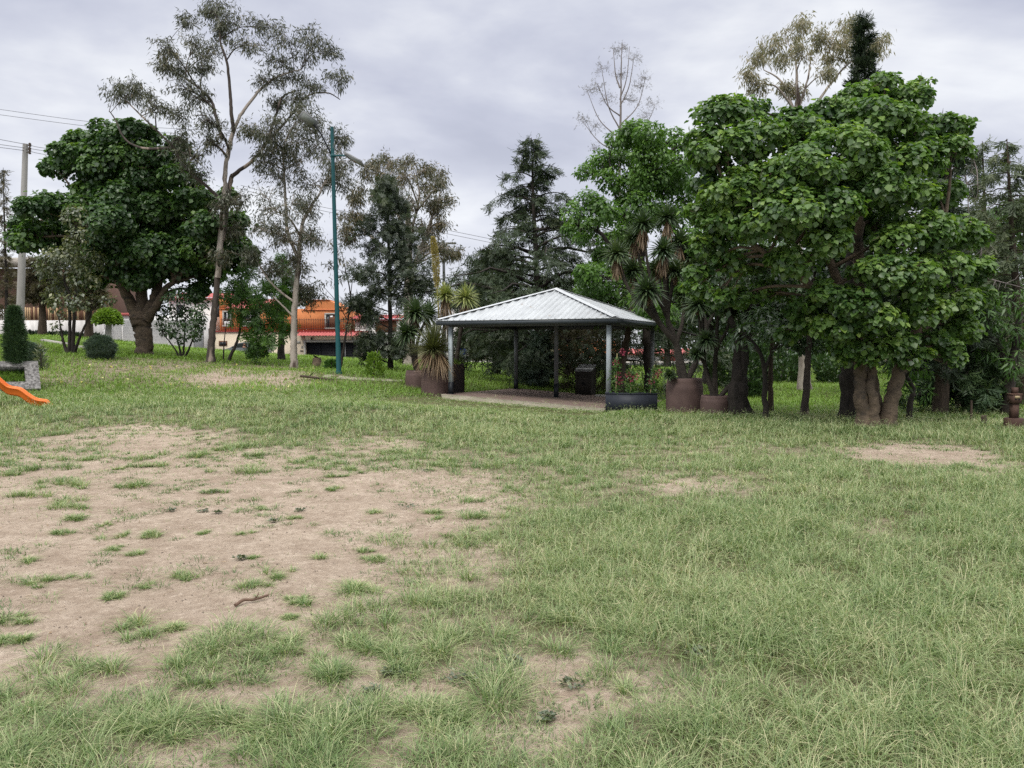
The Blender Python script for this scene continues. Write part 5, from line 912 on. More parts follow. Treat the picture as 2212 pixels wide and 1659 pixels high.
def planter():
    Y = 20.35; a = Q(1308, 884, Y); b = Q(1420, 884, Y - .15); ex = nrm(np.array([b[0] - a[0], b[1] - a[1], 0])); ey = np.array([-ex[1], ex[0], 0]); L = np.linalg.norm((b - a)[:2]); W = .42
    z0 = float(gz(a[0], a[1])) - .06; H = .50; root = thing('planter_box', 'long dark slate planter box in front of the right pavilion post', 'planter', (a[0], a[1], z0)); Mx = np.stack([ex, ey, np.array([0, 0, 1.0])], 1); o = np.array([a[0], a[1], z0])
    m = MB(); t = .03
    for x0, x1, y0, y1 in ((0, L, 0, t), (0, L, W - t, W), (0, t, t, W - t), (L - t, L, t, W - t)): m.box(x0, x1, y0, y1, 0, H, M=Mx, o=o)
    for x0, x1, y0, y1 in ((-.012, L + .012, -.012, t + .01), (-.012, L + .012, W - t - .01, W + .012), (-.012, t + .01, t + .01, W - t - .01), (L - t - .01, L + .012, t + .01, W - t - .01)): m.box(x0, x1, y0, y1, H + .0, H + .025, M=Mx, o=o)
    m.build('planter_wall', M['planter'], root); m = MB(); m.box(t, L - t, t, W - t, H - .12, H - .06, M=Mx, o=o); m.build('soil', M['soil'], root)
    g = np.random.default_rng(14)
    for lb, fx, hh, lean, fl in (('flowering climber with pink blossoms at left end of the dark planter', .2, 1.15, .03, ((.12, .45), (.05, .72), (.22, .98), (.16, .30))), ('short flowering climber with pink blossoms in the middle of the dark planter', .49, .80, .02, ((.1, .52), (.0, .66), (.2, .60))), ('flowering climber on yellow stake at right end of the dark planter', .86, .85, .12, ((.16, .55), (.2, .72), (.08, .4)))):
        bb = o + Mx @ np.array([L * fx, W * .5, H - .1]); r = thing('flowering_climber', lb, 'plant', bb, 'flowering climbers in the slate planter')
        m = MB(); m.tube([bb, bb + np.array([lean, 0, hh * 1.02])], [.011, .009], 6); m.build('stake', M['stake'], r)
        m = MB(); n = 300; t_ = g.random(n); P = bb + np.stack([lean * t_ + .08 * g.normal(size=n) * (1.1 - .5 * t_), .08 * g.normal(size=n), .04 + hh * .88 * t_], -1); place(m, OVAL, P, sph(g, n) + np.array([0, 0, -.3]), sph(g, n) + np.array([0, -.3, .5]), .075 * (.6 + .7 * g.random(n)), .45 + .22 * g.normal(size=n)); m.build('foliage', M['feather'], r)
        m = MB()
        for dx, hz in fl:
            c = bb + np.array([dx - .08 + lean * hz, -.05, hh * hz + .08]); d = sph(g, 34); place(m, OVAL, c + d * .07 * g.random((34, 1)) ** .4, d, sph(g, 34), .055, .5 + .25 * g.normal(size=34))
        m.build('blossoms', M['pink_flower'], r)
    bb = o + Mx @ np.array([L * .34, W * .6, H - .1]); r = thing('bare_shrub', 'small bare dark branching shrub in the dark planter', 'plant', bb); m = MB(); m.tube(spline([bb, bb + np.array([.02, 0, .35]), bb + np.array([.06, 0, .65]), bb + np.array([.03, 0, 1.05])], 4), np.linspace(.022, .006, 13), 6)
    for s in ((.3, .25, .55), (.25, -.18, .5), (.55, .2, .9), (.65, -.15, 1.0), (.45, .3, .75)): m.tube(spline([bb + np.array([.03, 0, s[0]]), bb + np.array([.03 + s[1] * .5, .02, (s[0] + s[2]) / 2]), bb + np.array([.03 + s[1], 0, s[2]])], 3), np.linspace(.011, .004, 7), 5)
    m.build('branch', M['dark_bark'], r, smooth=True)
planter()

# ------------------------------------------------------------------ pavilion
def pavilion():
    o3 = np.array([GC[0], GC[1], slab_z(*GC)]); root = thing('pavilion', 'open square pavilion with pale corrugated metal pyramid roof', 'pavilion', o3)
    A, Bq, ze, hp, oh = 2.473, 2.392, 2.34, 1.022, .275; a, b = A + oh, Bq + oh
    W3 = lambda i, j, z: np.array([*gloc(i, j), z])
    apex = W3(0, 0, ze + hp); cor = [W3(-a, -b, ze), W3(a, -b, ze), W3(a, b, ze), W3(-a, b, ze)]
    for q in range(4):
        c0, c1 = cor[q], cor[(q + 1) % 4]; ed = c1 - c0; L = np.linalg.norm(ed); mid = (c0 + c1) / 2; up = apex - mid; nn = nrm(np.cross(ed, up)); nn = nn if nn[2] > 0 else -nn
        m = MB(); pitch = .20; xs = []; x = 0.02
        while x < L - .02:
            for dx, hh in ((0, 0), (.095, 0), (.12, .033), (.15, .033), (.175, 0)):
                if x + dx < L - .01: xs.append((x + dx, hh))
            x += pitch
        top = []; bot = []
        for s, hh in xs:
            tm_ = max(0.004, 1 - abs(2 * s / L - 1)); p0 = c0 + ed * (s / L) + nn * (hh + .012); bot.append(p0 - up * .012); top.append(p0 + up * tm_ + nn * 0)
        V = np.array(bot + top); n = len(bot); m.add(V, [[i, i + 1, n + i + 1, n + i] for i in range(n - 1)])
        V2 = V - nn * .004; m.add(V2, [[i + 1, i, n + i, n + i + 1] for i in range(n - 1)])
        m.build('roof_panel', M['roof_metal'], root)
    m = MB()
    for q in range(4):
        d = nrm(apex - cor[q]); s = nrm(np.cross(d, [0, 0, 1])); u = np.cross(s, d)
        for off, w in ((-1, .12), (1, .12)):
            p0 = cor[q] + u * .078; p1 = apex + u * .07; e = s * off * w - np.array([0, 0, .032])
            m.add([p0, p1, p1 + e, p0 + e], [[0, 1, 2, 3]]); m.add([p0 - u * .004, p1 - u * .004, p1 + e - u * .004, p0 + e - u * .004], [[3, 2, 1, 0]])
    m.lathe(apex + np.array([0, 0, .02]), [(.15, -.03), (.09, .03), (.001, .055)], 12); m.build('hip_cap', M['cap_metal'], root)
    Mx = np.stack([np.r_[GE, 0], np.r_[GN, 0], [0, 0, 1]], 1); oc = np.array([GC[0], GC[1], 0])
    m = MB(); t = .05
    for x0, x1, y0, y1 in ((-a - t, a + t, -b - t, -b), (-a - t, a + t, b, b + t), (-a - t, -a, -b, b), (a, a + t, -b, b)):
        m.box(x0, x1, y0, y1, ze - .115, ze + .0, M=Mx, o=oc)
    m.build('fascia', M['fascia'], root)
    m = MB()
    for x0, x1, y0, y1 in ((-a - t - .015, a + t + .015, -b - t - .015, -b - t + .02), (a + t - .02, a + t + .015, -b - t + .02, b + t), (-a - t - .015, -a - t + .02, -b - t + .02, b + t), (-a - t - .015, a + t + .015, b + t, b + t + .015)):
        m.box(x0, x1, y0, y1, ze + .0005, ze + .016, M=Mx, o=oc)
    m.build('drip_edge', M['cap_metal'], root)
    m = MB(); w = .05
    for y in (-Bq, Bq): m.box(-A, A, y - w, y + w, ze - .17, ze - .06, M=Mx, o=oc)
    for x in (-A, A): m.box(x - w, x + w, -Bq + w, Bq - w, ze - .168, ze - .062, M=Mx, o=oc)
    m.build('ring_beam', M['steel_dark'], root)
    m = MB()
    for q, (i, j) in enumerate(((-A, -Bq), (A, -Bq), (A, Bq), (-A, Bq))): m.tube([W3(i, j, ze - .08), W3(0, 0, ze + hp - .14)], [.045, .045], 4)
    for q in range(4):
        for f in (.33, .62):
            c = [W3(*(v * f for v in ij), ze + hp - .10 - (hp - .02) * f) for ij in ((-A, -Bq), (A, -Bq), (A, Bq), (-A, Bq))]; m.tube([c[q], c[(q + 1) % 4]], [.025, .025], 4)
    m.build('rafter', M['grey_and_shaded_post'], root)
    for (i, j), mt, ft in (((-A, -Bq), 'post_light', .36), ((A, -Bq), 'post_light', .3), ((A, Bq), 'grey_and_shaded_post', .3), ((-A, Bq), 'grey_and_shaded_post', .34), ((0, 0), 'grey_and_shaded_post', .42)):
        g0 = gloc(i, j); zb = slab_z(*g0); zt = ze - .17 if (i or j) else ze + hp - .16; o = np.array([g0[0], g0[1], 0]); h = .055
        m = MB(); m.box(-h, h, -h, h, zb + ft, zt, M=Mx, o=o)
        for s in (-1, 1):   # the folded seams of the channel
            m.box(-h - .003, -h, s * .012 - .006, s * .012 + .006, zb + ft, zt, M=Mx, o=o); m.box(s * .012 - .006, s * .012 + .006, -h - .003, -h, zb + ft, zt, M=Mx, o=o)
        p = m.build('post', M[mt], root); m = MB(); m.box(-h - .006, h + .006, -h - .006, h + .006, zb - .02, zb + ft, M=Mx, o=o); m.box(-.11, .11, -.11, .11, zb + .001, zb + .012, M=Mx, o=o); m.build('post_foot', M['post_foot'], p)
    # floor slab and its concrete apron
    def slab(i0, i1, j0, j1, dz, mat, nm, h=.14, n=30):
        m = MB(); ii = np.linspace(i0, i1, n); c = []
        P = np.array([[[*gloc(i, j), slab_z(*gloc(i, j)) + dz] for i in ii] for j in np.linspace(j0, j1, n)]); k = np.arange(n - 1)
        f = np.array([[r * n + c_, r * n + c_ + 1, (r + 1) * n + c_ + 1, (r + 1) * n + c_] for r in k for c_ in k]); m.add(P, f)
        for A0, A1 in (((i0, j0), (i1, j0)), ((i1, j0), (i1, j1)), ((i1, j1), (i0, j1)), ((i0, j1), (i0, j0))):
            p = [W3(*A0, slab_z(*gloc(*A0)) + dz), W3(*A1, slab_z(*gloc(*A1)) + dz)]; m.add([p[0] - np.array([0, 0, h]), p[1] - np.array([0, 0, h]), p[1], p[0]], [[0, 1, 2, 3]])
        return struct(m.build(nm, mat))
    mt, nt, o = newmat('paving'); bs = nt.nodes.new('ShaderNodeBsdfPrincipled'); nt.links.new(bs.outputs[0], o.inputs[0]); bs.inputs['Roughness'].default_value = .85
    tc = nt.nodes.new('ShaderNodeTexCoord'); mp = nt.nodes.new('ShaderNodeMapping'); nt.links.new(tc.outputs['Object'], mp.inputs[0]); mp.inputs['Rotation'].default_value = (0, 0, -GPH)
    br = nd(nt, 'ShaderNodeTexBrick', Scale=3.2); nt.links.new(mp.outputs[0], br.inputs['Vector']); br.inputs['Color1'].default_value = (.25, .17, .14, 1); br.inputs['Color2'].default_value = (.21, .143, .12, 1); br.inputs['Mortar'].default_value = (.12, .10, .08, 1); br.inputs['Mortar Size'].default_value = .025
    nz = nd(nt, 'ShaderNodeTexNoise', Scale=2.0, Detail=6.0); nt.links.new(tc.outputs['Object'], nz.inputs['Vector']); nt.links.new(mixc(nt, ramp(nt, nz.outputs[0], [(.4, 0.), (.7, .6)]), br.outputs[0], (.28, .22, .18)), bs.inputs['Base Color'])
    slab(-2.62, 2.72, -2.72, 2.7, .0, mt, 'pavement')
    m = MB(); n = 40; ii = np.linspace(-2.63, 2.55, n); prof = ((-2.72, .004), (-2.95, -.005), (-3.2, -.05), (-3.42, -.15))
    P = np.array([[[*gloc(i + .16 * jj * (2.55 - i) / 5.3, j + .03 * math.sin(i * 3)), slab_z(*gloc(i, j)) + dz] for i in ii] for jj, (j, dz) in enumerate(prof)])
    m.add(P, [[r * n + c, r * n + c + 1, (r + 1) * n + c + 1, (r + 1) * n + c] for r in range(3) for c in range(n - 1)]); struct(m.build('pavement_apron', M['concrete'], smooth=True))
pavilion()
def pedestal():
    Y = 26.6; a = z5(1410, 1018, Y); b = z5(1525, 1018, Y - .25); ex = nrm(np.array([b[0] - a[0], b[1] - a[1], 0])); ey = np.array([-ex[1], ex[0], 0]); L = np.linalg.norm((b - a)[:2]); W = .5; z0 = a[2] - .02; H = .80
    root = thing('stone_pedestal', 'dark square pedestal with slanted metal plaque top behind the pavilion', 'pedestal', (a[0], a[1], z0)); Mx = np.stack([ex, ey, np.array([0, 0, 1.0])], 1); o = np.array([a[0], a[1], z0])
    m = MB(); pr = [(0, 0, 0), (0, W, 0), (0, W, H + .18), (0, 0, H)]; m.prism([o + Mx @ np.array(p) for p in pr], Mx @ np.array([L, 0, 0])); m.build('pedestal_body', M['plinth'], root)
    m = MB()
    for x0, x1, zz0, zz1 in ((.08, L - .08, .12, .13), (.08, L - .08, .68, .69), (.08, .09, .13, .68), (L - .09, L - .08, .13, .68)): m.box(x0, x1, -.008, -.0005, zz0, zz1, M=Mx, o=o)
    m.build('front_frame', M['dark_bark'], root)
    m = MB()      # the wrought ornament on the front
    for k in range(5):
        an = R(200 + k * 35); c = o + Mx @ np.array([L / 2, -.012, .36]); p = [c + Mx @ np.array([math.cos(an) * r_, -.004 - .002 * k, -math.sin(an) * r_ * (1 if k != 2 else 1.3)]) for r_ in (0, .05, .085)]; m.tube(p, [.016, .022, .012], 6)
    m.build('ornament', M['dark_hole'], root)
    m = MB(); pr = [(-.02, -.03, H + .002), (-.02, W + .02, H + .2), (-.02, W + .02, H + .25), (-.02, -.03, H + .05)]; m.prism([o + Mx @ np.array(p) for p in pr], Mx @ np.array([L + .04, 0, 0])); m.build('plaque', M['plaque'], root)
    m = MB(); ctr = (a + b) / 2; m.box(-.5, L + .9, -.35, W + .3, -.12, -.002, M=Mx, o=o); struct(m.build('pavement_pad', M['pale_concrete']))
def z5(x, y, Y): return P2(380.95 + x * .13778, 254 + y * .13778, Y)
pedestal()

# ------------------------------------------------------------------ playground slide, stone planter
def slide():
    Y0 = 18.0; pts = [Q(a * k2, 548.6 + b * k2, Y0 + d) for a, b, d in ((-520, 960, -.6), (-330, 1010, -.45), (-180, 1120, -.3), (-60, 1180, -.2), (20, 1250, -.1), (90, 1300, 0), (190, 1320, .05), (270, 1375, .1), (340, 1415, .15), (420, 1428, .2), (485, 1428, .25))]
    b = pts[-1].copy(); b[2] = float(gz(b[0], b[1])); root = thing('playground_slide', 'orange wavy plastic slide end resting on the grass at the left edge', 'slide', b); p = spline(pts, 9); n = len(p)
    t = nrm(np.gradient(p, axis=0)); th_ = t.copy(); th_[:, 2] = 0; s = np.array([nrm(np.array([-v[1], v[0], 0])) for v in th_]); s = np.tile(nrm(s.mean(0)), (n, 1)); u = nrm(np.cross(t, s)); u = np.where(u[:, 2:3] < 0, -u, u)
    hw = .20; sec = [(-hw - .03, .02), (-hw - .03, .13), (-hw - .05, .14), (-hw - .045, .165), (-hw, .175), (-hw + .02, .155), (-hw + .03, .03), (-hw * .5, .006), (0, .0), (hw * .5, .006), (hw - .03, .03), (hw - .02, .155), (hw, .175), (hw + .045, .165), (hw + .05, .14), (hw + .03, .13), (hw + .03, .02), (hw, -.02), (0, -.03), (-hw, -.02)]
    fl = np.ones(n); fl[-8:] = [.95, .9, .8, .7, .6, .5, .4, .3]; k = len(sec)
    V = np.array([[p[i] + s[i] * a * (1 + .03 * (1 - fl[i])) + np.array([0, 0, 1.0]) * (c * fl[i] if c > 0 else c) for a, c in sec] for i in range(n)])
    m = MB(); m.add(V, [[i * k + j, i * k + (j + 1) % k, (i + 1) * k + (j + 1) % k, (i + 1) * k + j] for i in range(n - 1) for j in range(k)])
    m.add(np.vstack([V[-1], V[-1].mean(0)]), [[j, (j + 1) % k, k] for j in range(k)]); m.build('chute', M['slide'], root)
    m = MB(); c = p[0]; zb = float(gz(c[0], c[1]))
    for dx, dy in ((-.7, -.3), (-.7, .3), (-.05, -.3), (-.05, .3)): m.tube([(c[0] + dx, c[1] + dy, zb - .1), (c[0] + dx, c[1] + dy, c[2] + .9)], [.035, .035], 8)
    m.build('support_post', M['planter'], root); m = MB(); m.box(c[0] - .74, c[0], c[1] - .32, c[1] + .32, c[2] - .06, c[2] - .01); m.build('platform', M['slide'], root)
slide()
def stone_planter():
    Y = 21.6; o = Q(88, 846, Y); o[2] = float(gz(o[0], o[1])) - .05; root = thing('stone_planter', 'tilted rectangular rough stone planter frame on the left slope', 'planter', o)
    yw = R(36); ex = np.array([math.cos(yw), math.sin(yw), 0]); al = R(46); ey = np.array([-math.sin(yw) * math.cos(al), math.cos(yw) * math.cos(al), math.sin(al)]); ez = np.cross(ex, ey); Mx = np.stack([ex, ey, ez], 1); Wd, Ht, b, t = 1.62, 1.05, .34, .18; m = MB(); g = np.random.default_rng(5)
    def lump(x0, x1, y0, y1):
        nx, ny = max(3, int((x1 - x0) / .045)), max(3, int((y1 - y0) / .045)); xx, yy = np.meshgrid(np.linspace(x0, x1, nx), np.linspace(y0, y1, ny)); zz = t + .03 * (vnoise(xx * 17 + 40, yy * 17 + 40) - .3) * ((xx > x0) & (xx < x1) & (yy > y0) & (yy < y1))
        V = o + np.stack([xx, yy, zz], -1).reshape(-1, 3) @ Mx.T; m.add(V, [[r * nx + c, r * nx + c + 1, (r + 1) * nx + c + 1, (r + 1) * nx + c] for r in range(ny - 1) for c in range(nx - 1)]); m.box(x0, x1, y0, y1, -.06, t - .004, M=Mx, o=o)
    lump(-Wd, .0, 0, b * .8); lump(-Wd, 0, Ht - b * .62, Ht); lump(-Wd, -Wd + b, b * .8, Ht - b * .62); lump(-b, 0, b * .8, Ht - b * .62); m.build('stone_rim', M['stone'], root)
    m = MB(); m.box(-Wd + b, -b, b * .8, Ht - b * .62, -.10, -.05, M=Mx, o=o); m.build('soil', M['soil'], root)
    gm = MB(); n = 700; xx = -b - g.random(n) * (Wd - 2 * b); yy = b * .8 + g.random(n) * (Ht - 1.42 * b); P = o + np.stack([xx, yy, np.full(n, -.045)], -1) @ Mx.T; place(gm, LANCE, P, np.array([0, -.25, 1.0]) + .5 * g.normal(size=(n, 3)), sph(g, n), .13, .45 + .2 * g.normal(size=n)); gr = gm.build('grass_fill', M['hill'], root)
stone_planter()

# ------------------------------------------------------------------ lamp posts, utility pole, cables
def lamp():
    Y = 26.5; b = Q(732, 806, Y); b[2] = float(gz(b[0], b[1])) - .05; top = Q(717, 274, Y); root = thing('street_lamp', 'tall teal lamp post with two flat lamp heads', 'street lamp', b)
    m = MB(); p = np.array([b + (top - b) * s for s in (0, .012, .02, .3, .75, 1)]); p[0] -= np.array([0, 0, .1]); m.tube(p, [.11, .11, .085, .078, .066, .058], 14); m.build('pole', M['teal'], root, smooth=True)
    m = MB(); c = b + (top - b) * .885; m.lathe(c, [(.064, -.06), (.078, -.055), (.078, .055), (.064, .06)], 14); m.build('collar', M['teal'], root)
    for pts, hd in ((((717, 336), (704, 310), (690, 284), (678, 270)), ((680, 268), (651, 247), .3)), (((718, 337), (735, 336), (752, 337)), ((752, 337), (782, 354), -.25))):
        m = MB(); q = spline([Q(x, y, Y - .35 * i / 3) for i, (x, y) in enumerate(pts)], 5); m.tube(q, np.full(len(q), .03), 8); m.build('arm', M['black_metal'] if hd[2] > 0 else M['teal'], root, smooth=True)
        e0 = Q(hd[0][0], hd[0][1], Y - .3); e1 = Q(hd[1][0], hd[1][1], Y - .6); d = nrm(e1 - e0); L = np.linalg.norm(e1 - e0) * 1.05; nf = np.array([.1, -.8, -.6]) if hd[2] > 0 else np.array([-.2, -.45, -.85]); s = nrm(np.cross(d, nf)); u = np.cross(d, s); u = u if u[2] > 0 else -u; Mx = np.stack([d, s, u], 1)
        m = MB(); m.box(-.06, L, -.14, .14, -.02, .03, M=Mx, o=e0); m.box(-.16, -.06, -.06, .06, -.03, .03, M=Mx, o=e0); h = m.build('lamp_head', M['lamp_grey'], root); m = MB(); m.box(.04, L - .04, -.11, .11, -.028, -.0205, M=Mx, o=e0); m.build('lamp_lens', M['lamp_glass'], h)
lamp()
def lamp2():
    Y = 48; b = Q(961, 770, Y); b[2] = float(gz(b[0], b[1])) - .05; root = thing('street_lamp', 'distant dark thin lamp post behind the yellow flower spike', 'street lamp', b); t = Q(958, 519, Y); m = MB(); m.tube([b, t], [.11, .08], 10); m.build('pole', M['grey_and_shaded_post'], root); m = MB(); a = Q(958, 530, Y); e = Q(968, 526, Y - .4); m.tube([a, e], [.035, .03], 6); m.build('arm', M['grey_and_shaded_post'], root)
    m = MB(); m.box(e[0] - .1, e[0] + .5, e[1] - .12, e[1] + .12, e[2] - .03, e[2] + .06); m.build('lamp_head', M['lamp_grey'], root)
lamp2()
def upole():
    Y = 45; b = Q(42, 722, Y); b[2] = float(gz(b[0], b[1])) - .1; t = Q(55, 311, Y); root = thing('utility_pole', 'pale concrete utility pole at the left behind the column cypress', 'utility pole', b); m = MB(); n = 8; p = np.array([b + (t - b) * s for s in np.linspace(0, 1, n)]); m.tube(p, np.linspace(.24, .15, n), 8); m.build('pole', M['pole_concrete'], root)
    for hh, nm in ((.993, 'insulator'), (.972, 'insulator'), (.955, 'insulator')):
        c = b + (t - b) * hh; m = MB(); m.tube([c + np.array([.1, -.05, 0]), c + np.array([.32, -.1, 0])], [.02, .02], 5); m.lathe(c + np.array([.32, -.1, .0]), [(.05, -.1), (.09, -.05), (.05, 0), (.09, .05), (.03, .12)], 8); m.build(nm, M['bark'], root)
upole()
def cables():
    for lb, pts, r_ in (('upper of two thin cables crossing the sky at the left', ((-60, 228, 46), (240, 268, 48), (480, 282, 50), (717, 287, 52)), .012), ('lower of two thin cables crossing the sky at the left', ((-60, 240, 46), (240, 278, 48), (480, 292, 50), (717, 296, 52)), .012),
        ('top cable tied to the utility pole', ((-60, 290, 44), (57, 312, 45), (110, 322, 50), (330, 352, 62)), .014), ('middle cable tied to the utility pole', ((-60, 304, 44), (57, 320, 45), (110, 328, 50), (330, 362, 62)), .014), ('lowest cable tied to the utility pole', ((-60, 311, 44), (57, 326, 45), (110, 336, 50), (330, 372, 62)), .014),
        ('upper distant cable sagging between the lamp post and pointed cypress', ((520, 400, 62), (691, 446, 62), (860, 476, 62), (1060, 516, 62)), .016), ('lower distant cable sagging between the lamp post and pointed cypress', ((520, 408, 62.5), (691, 454, 62.5), (860, 484, 62.5), (1060, 524, 62.5)), .016)):
        m = MB(); p = spline([Q(*q) for q in pts], 8); m.tube(p, np.full(len(p), r_), 4); tag(m.build('overhead_cable', M['cable'], origin=p[0]), lb, 'cable', 'overhead cables')
cables()

# ------------------------------------------------------------------ houses, walls, street
HY = 72.0
def hz(zx, zy, Y=HY): p = P2(203.2 + zx * .0689, 292.1 + zy * .0689, Y); return p[0], p[2]
def hbox(m, zx0, zx1, zt, zb, y0, y1, ext=0.0):
    x0, z1 = hz(zx0, zt); x1, z0 = hz(zx1, zb); m.box(x0, x1, y0, y1, z0 - ext, z1)
def orange_house():
    x, z = hz(1100, 900); root = thing('orange_house', 'orange two-storey house with cream ground floor and iron railing', 'house', (x, HY, z - 1.5)); E = 3.0
    m = MB(); hbox(m, 165, 1480, 577, 920, 72, 78, E); hbox(m, 1480, 2330, 577, 727, 72, 78); hbox(m, 2290, 2330, 727, 920, 72, 78, E); m.build('ground_floor_wall', M['cream_wall'], root)
    m = MB(); hbox(m, 150, 2340, 563, 577, 71.85, 78); m.build('floor_band', M['dark_red'], root)
    m = MB(); hbox(m, 165, 2010, 235, 563, 73.2, 81); hbox(m, 165, 215, 95, 235, 73.2, 81); m.build('upper_wall', M['orange_wall'], root)
    m = MB(); xa, za = hz(1430, 235); xb, zb = hz(1430, 105); xc, zc = hz(1785, 105); xd, zd = hz(1910, 180); xe, zz = hz(2010, 235); m.prism([(xa, 73.2, za), (xe, 73.2, za), (xe, 73.2, za + .12), (xd, 73.2, zd), (xc, 73.2, zc), (xb, 73.2, zb)], (0, 5, 0)); m.build('parapet_wall', M['orange_wall'], root)
    m = MB(); hbox(m, 1400, 2020, 243, 256, 73.1, 73.2); hbox(m, 165, 1250, 228, 242, 73.1, 73.2); hbox(m, 1425, 1790, 99, 107, 73.1, 78.2); m.build('cornice', M['orange_trim'], root)
    m = MB(); x0, z1 = hz(240, 110); x1, z0 = hz(1250, 226); n = 60; xs = np.linspace(x0, x1, n); V = []
    for yy, zz in ((72.9, z0), (78, z1 + .4)): V += [(v, yy, zz + .06 * math.sin(i * 2.0)) for i, v in enumerate(xs)]
    m.add(V, [[i, i + 1, n + i + 1, n + i] for i in range(n - 1)]); m.box(x0, x1, 73.3, 80, z0 - .3, z0 - .12); m.build('roof', M['red_tile'], root)
    m = MB(); x0, z1 = hz(1395, 580); x1, z0 = hz(2330, 640); n = 120; xs = np.linspace(x0, x1, n); V = []
    for yy, zz in ((71.0, z0), (72.02, z1)): V += [(v, yy, zz + .07 * abs(math.sin(i * .55))) for i, v in enumerate(xs)]
    m.add(V, [[i, i + 1, n + i + 1, n + i] for i in range(n - 1)]); m.build('tile_awning', M['red_tile'], root)
    for a0, a1, t0, t1 in ((215, 350, 262, 500), (490, 760, 262, 500), (1720, 1925, 295, 538)):
        m = MB(); fw = 24
        for q in ((a0, a1, t0, t0 + fw), (a0, a1, t1 - fw, t1), (a0, a0 + fw, t0 + fw, t1 - fw), (a1 - fw, a1, t0 + fw, t1 - fw)): hbox(m, *q, 73.05, 73.3)
        f = m.build('window', M['grey_frame'], root); m = MB(); hbox(m, a0 + fw, a1 - fw, t0 + fw, t1 - fw, 73.16, 73.19)
        pn = m.build('pane', M['glass'] if a0 < 1000 else M['brown_wood'], f)
        if a0 < 1000: m = MB(); hbox(m, a0 + fw, a1 - fw, 418, t1 - fw, 73.1, 73.15); hbox(m, (a0 + a1) / 2 - 5, (a0 + a1) / 2 + 5, t0 + fw, 418, 73.1, 73.15); m.build('white_panel', M['white_paint'], f)
        else: m = MB(); hbox(m, a0 + fw + 4, a0 + fw + 48, t0 + fw, t1 - fw, 73.1, 73.15); m.build('open_casement', M['glass'], f)
    m = MB(); hbox(m, 1835, 1875, 342, 368, 72.18, 72.2); m.build('white_sign', M['white_paint'], root)
    m = MB(); x0, zt = hz(250, 405); x1, zb = hz(2330, 563)
    for v in np.arange(x0, x1, .215): m.box(v, v + .03, 72.2, 72.23, zb, zt + .16)
    for zz in (zt, zb + .18): m.box(x0, x1, 72.195, 72.235, zz, zz + .05)
    m.build('railing', M['rust_iron'], root)
    m = MB(); hbox(m, 1462, 1490, 700, 920, 71.9, 72.0, 2); hbox(m, 1490, 2290, 700, 728, 71.9, 72.0); m.build('garage_frame', M['grey_frame'], root)
    m = MB(); hbox(m, 1484, 2292, 727, 920, 72.3, 72.4, 2)
    for q in (1680, 1880, 2050, 2170): hbox(m, q, q + 12, 729, 920, 72.24, 72.299, 2)
    for q in range(745, 920, 24): hbox(m, 1490, 2290, q, q + 4, 72.26, 72.299)
    m.build('garage_door', M['black_metal'], root)
    m = MB(); hbox(m, 2056, 2068, 729, 920, 71.94, 72.03, 2); m.build('door_post', M['lamp_grey'], root)
    for q in (1575, 2172): m = MB(); hbox(m, q - 8, q + 8, 658, 692, 71.8, 71.99); m.build('wall_lamp', M['black_metal'], root)
    m = MB(); hbox(m, 1350, 1412, 710, 742, 71.95, 71.995); m.build('wall_plaque', M['grey_frame'], root)
    m = MB(); hbox(m, 1428, 1446, 780, 794, 71.95, 71.995); hbox(m, 1424, 1448, 800, 812, 71.95, 71.995); m.build('house_number', M['lamp_grey'], root)
    m = MB(); hbox(m, 1410, 1452, 846, 858, 71.93, 71.995); m.build('mail_slot', M['black_metal'], root)
    m = MB(); hbox(m, 228, 348, 708, 780, 71.95, 71.998); w = m.build('window', M['brown_wood'], root); m = MB(); hbox(m, 242, 334, 724, 770, 71.93, 71.949); m.build('pane', M['glass'], w)
orange_house()
def wall_house(name, label, x0, x1, y, zt, zb, wall, parts, roof=None, rh=.5, dep=7):
    root = thing(name, label, 'house', ((x0 + x1) / 2, y, zb)); m = MB(); m.box(x0, x1, y, y + dep, zb - 1.5, zt); m.build('wall', M[wall], root)
    for nm, mt, a0, a1, c0, c1, d in parts: m = MB(); m.box(a0, a1, y - d, y - .002, c0, c1); m.build(nm, M[mt], root)
    if roof:
        n = 60; xs = np.linspace(x0 - .4, x1 + .4, n); m = MB(); V = []
        for yy, zz in ((y - .6, zt + .05), (y + dep * .6, zt + rh + .05)): V += [(v, yy, zz + .05 * math.sin(i * 2.1)) for i, v in enumerate(xs)]
        m.add(V, [[i, i + 1, n + i + 1, n + i] for i in range(n - 1)]); m.box(x0 - .3, x1 + .3, y - .5, y + dep, zt - .12, zt + .0); m.build('roof', M[roof], root)
    return root
def X(q, Y=72): return Q(q, 700, Y)[0]
def ZZ(q, Y=72): return Q(1100, q, Y)[2]
wall_house('white_house', 'white house with red tiled roof half hidden by the thick trunk', X(335), X(478), 75, ZZ(640), ZZ(760), 'white_wall', [('window', 'glass', X(352), X(366), ZZ(690), ZZ(655), .05), ('window', 'glass', X(438), X(450), ZZ(690), ZZ(648), .05), ('balcony_band', 'orange_trim', X(340), X(420), ZZ(690), ZZ(684), .15)], 'red_tile', .75)
wall_house('white_house', 'white house with low dark red roof right of the orange house', X(757), X(850), 74, ZZ(688), ZZ(775), 'white_wall', [('gate_panel', 'brown_wood', X(803), X(850), ZZ(716), ZZ(692), .1)], 'dark_red', .55)
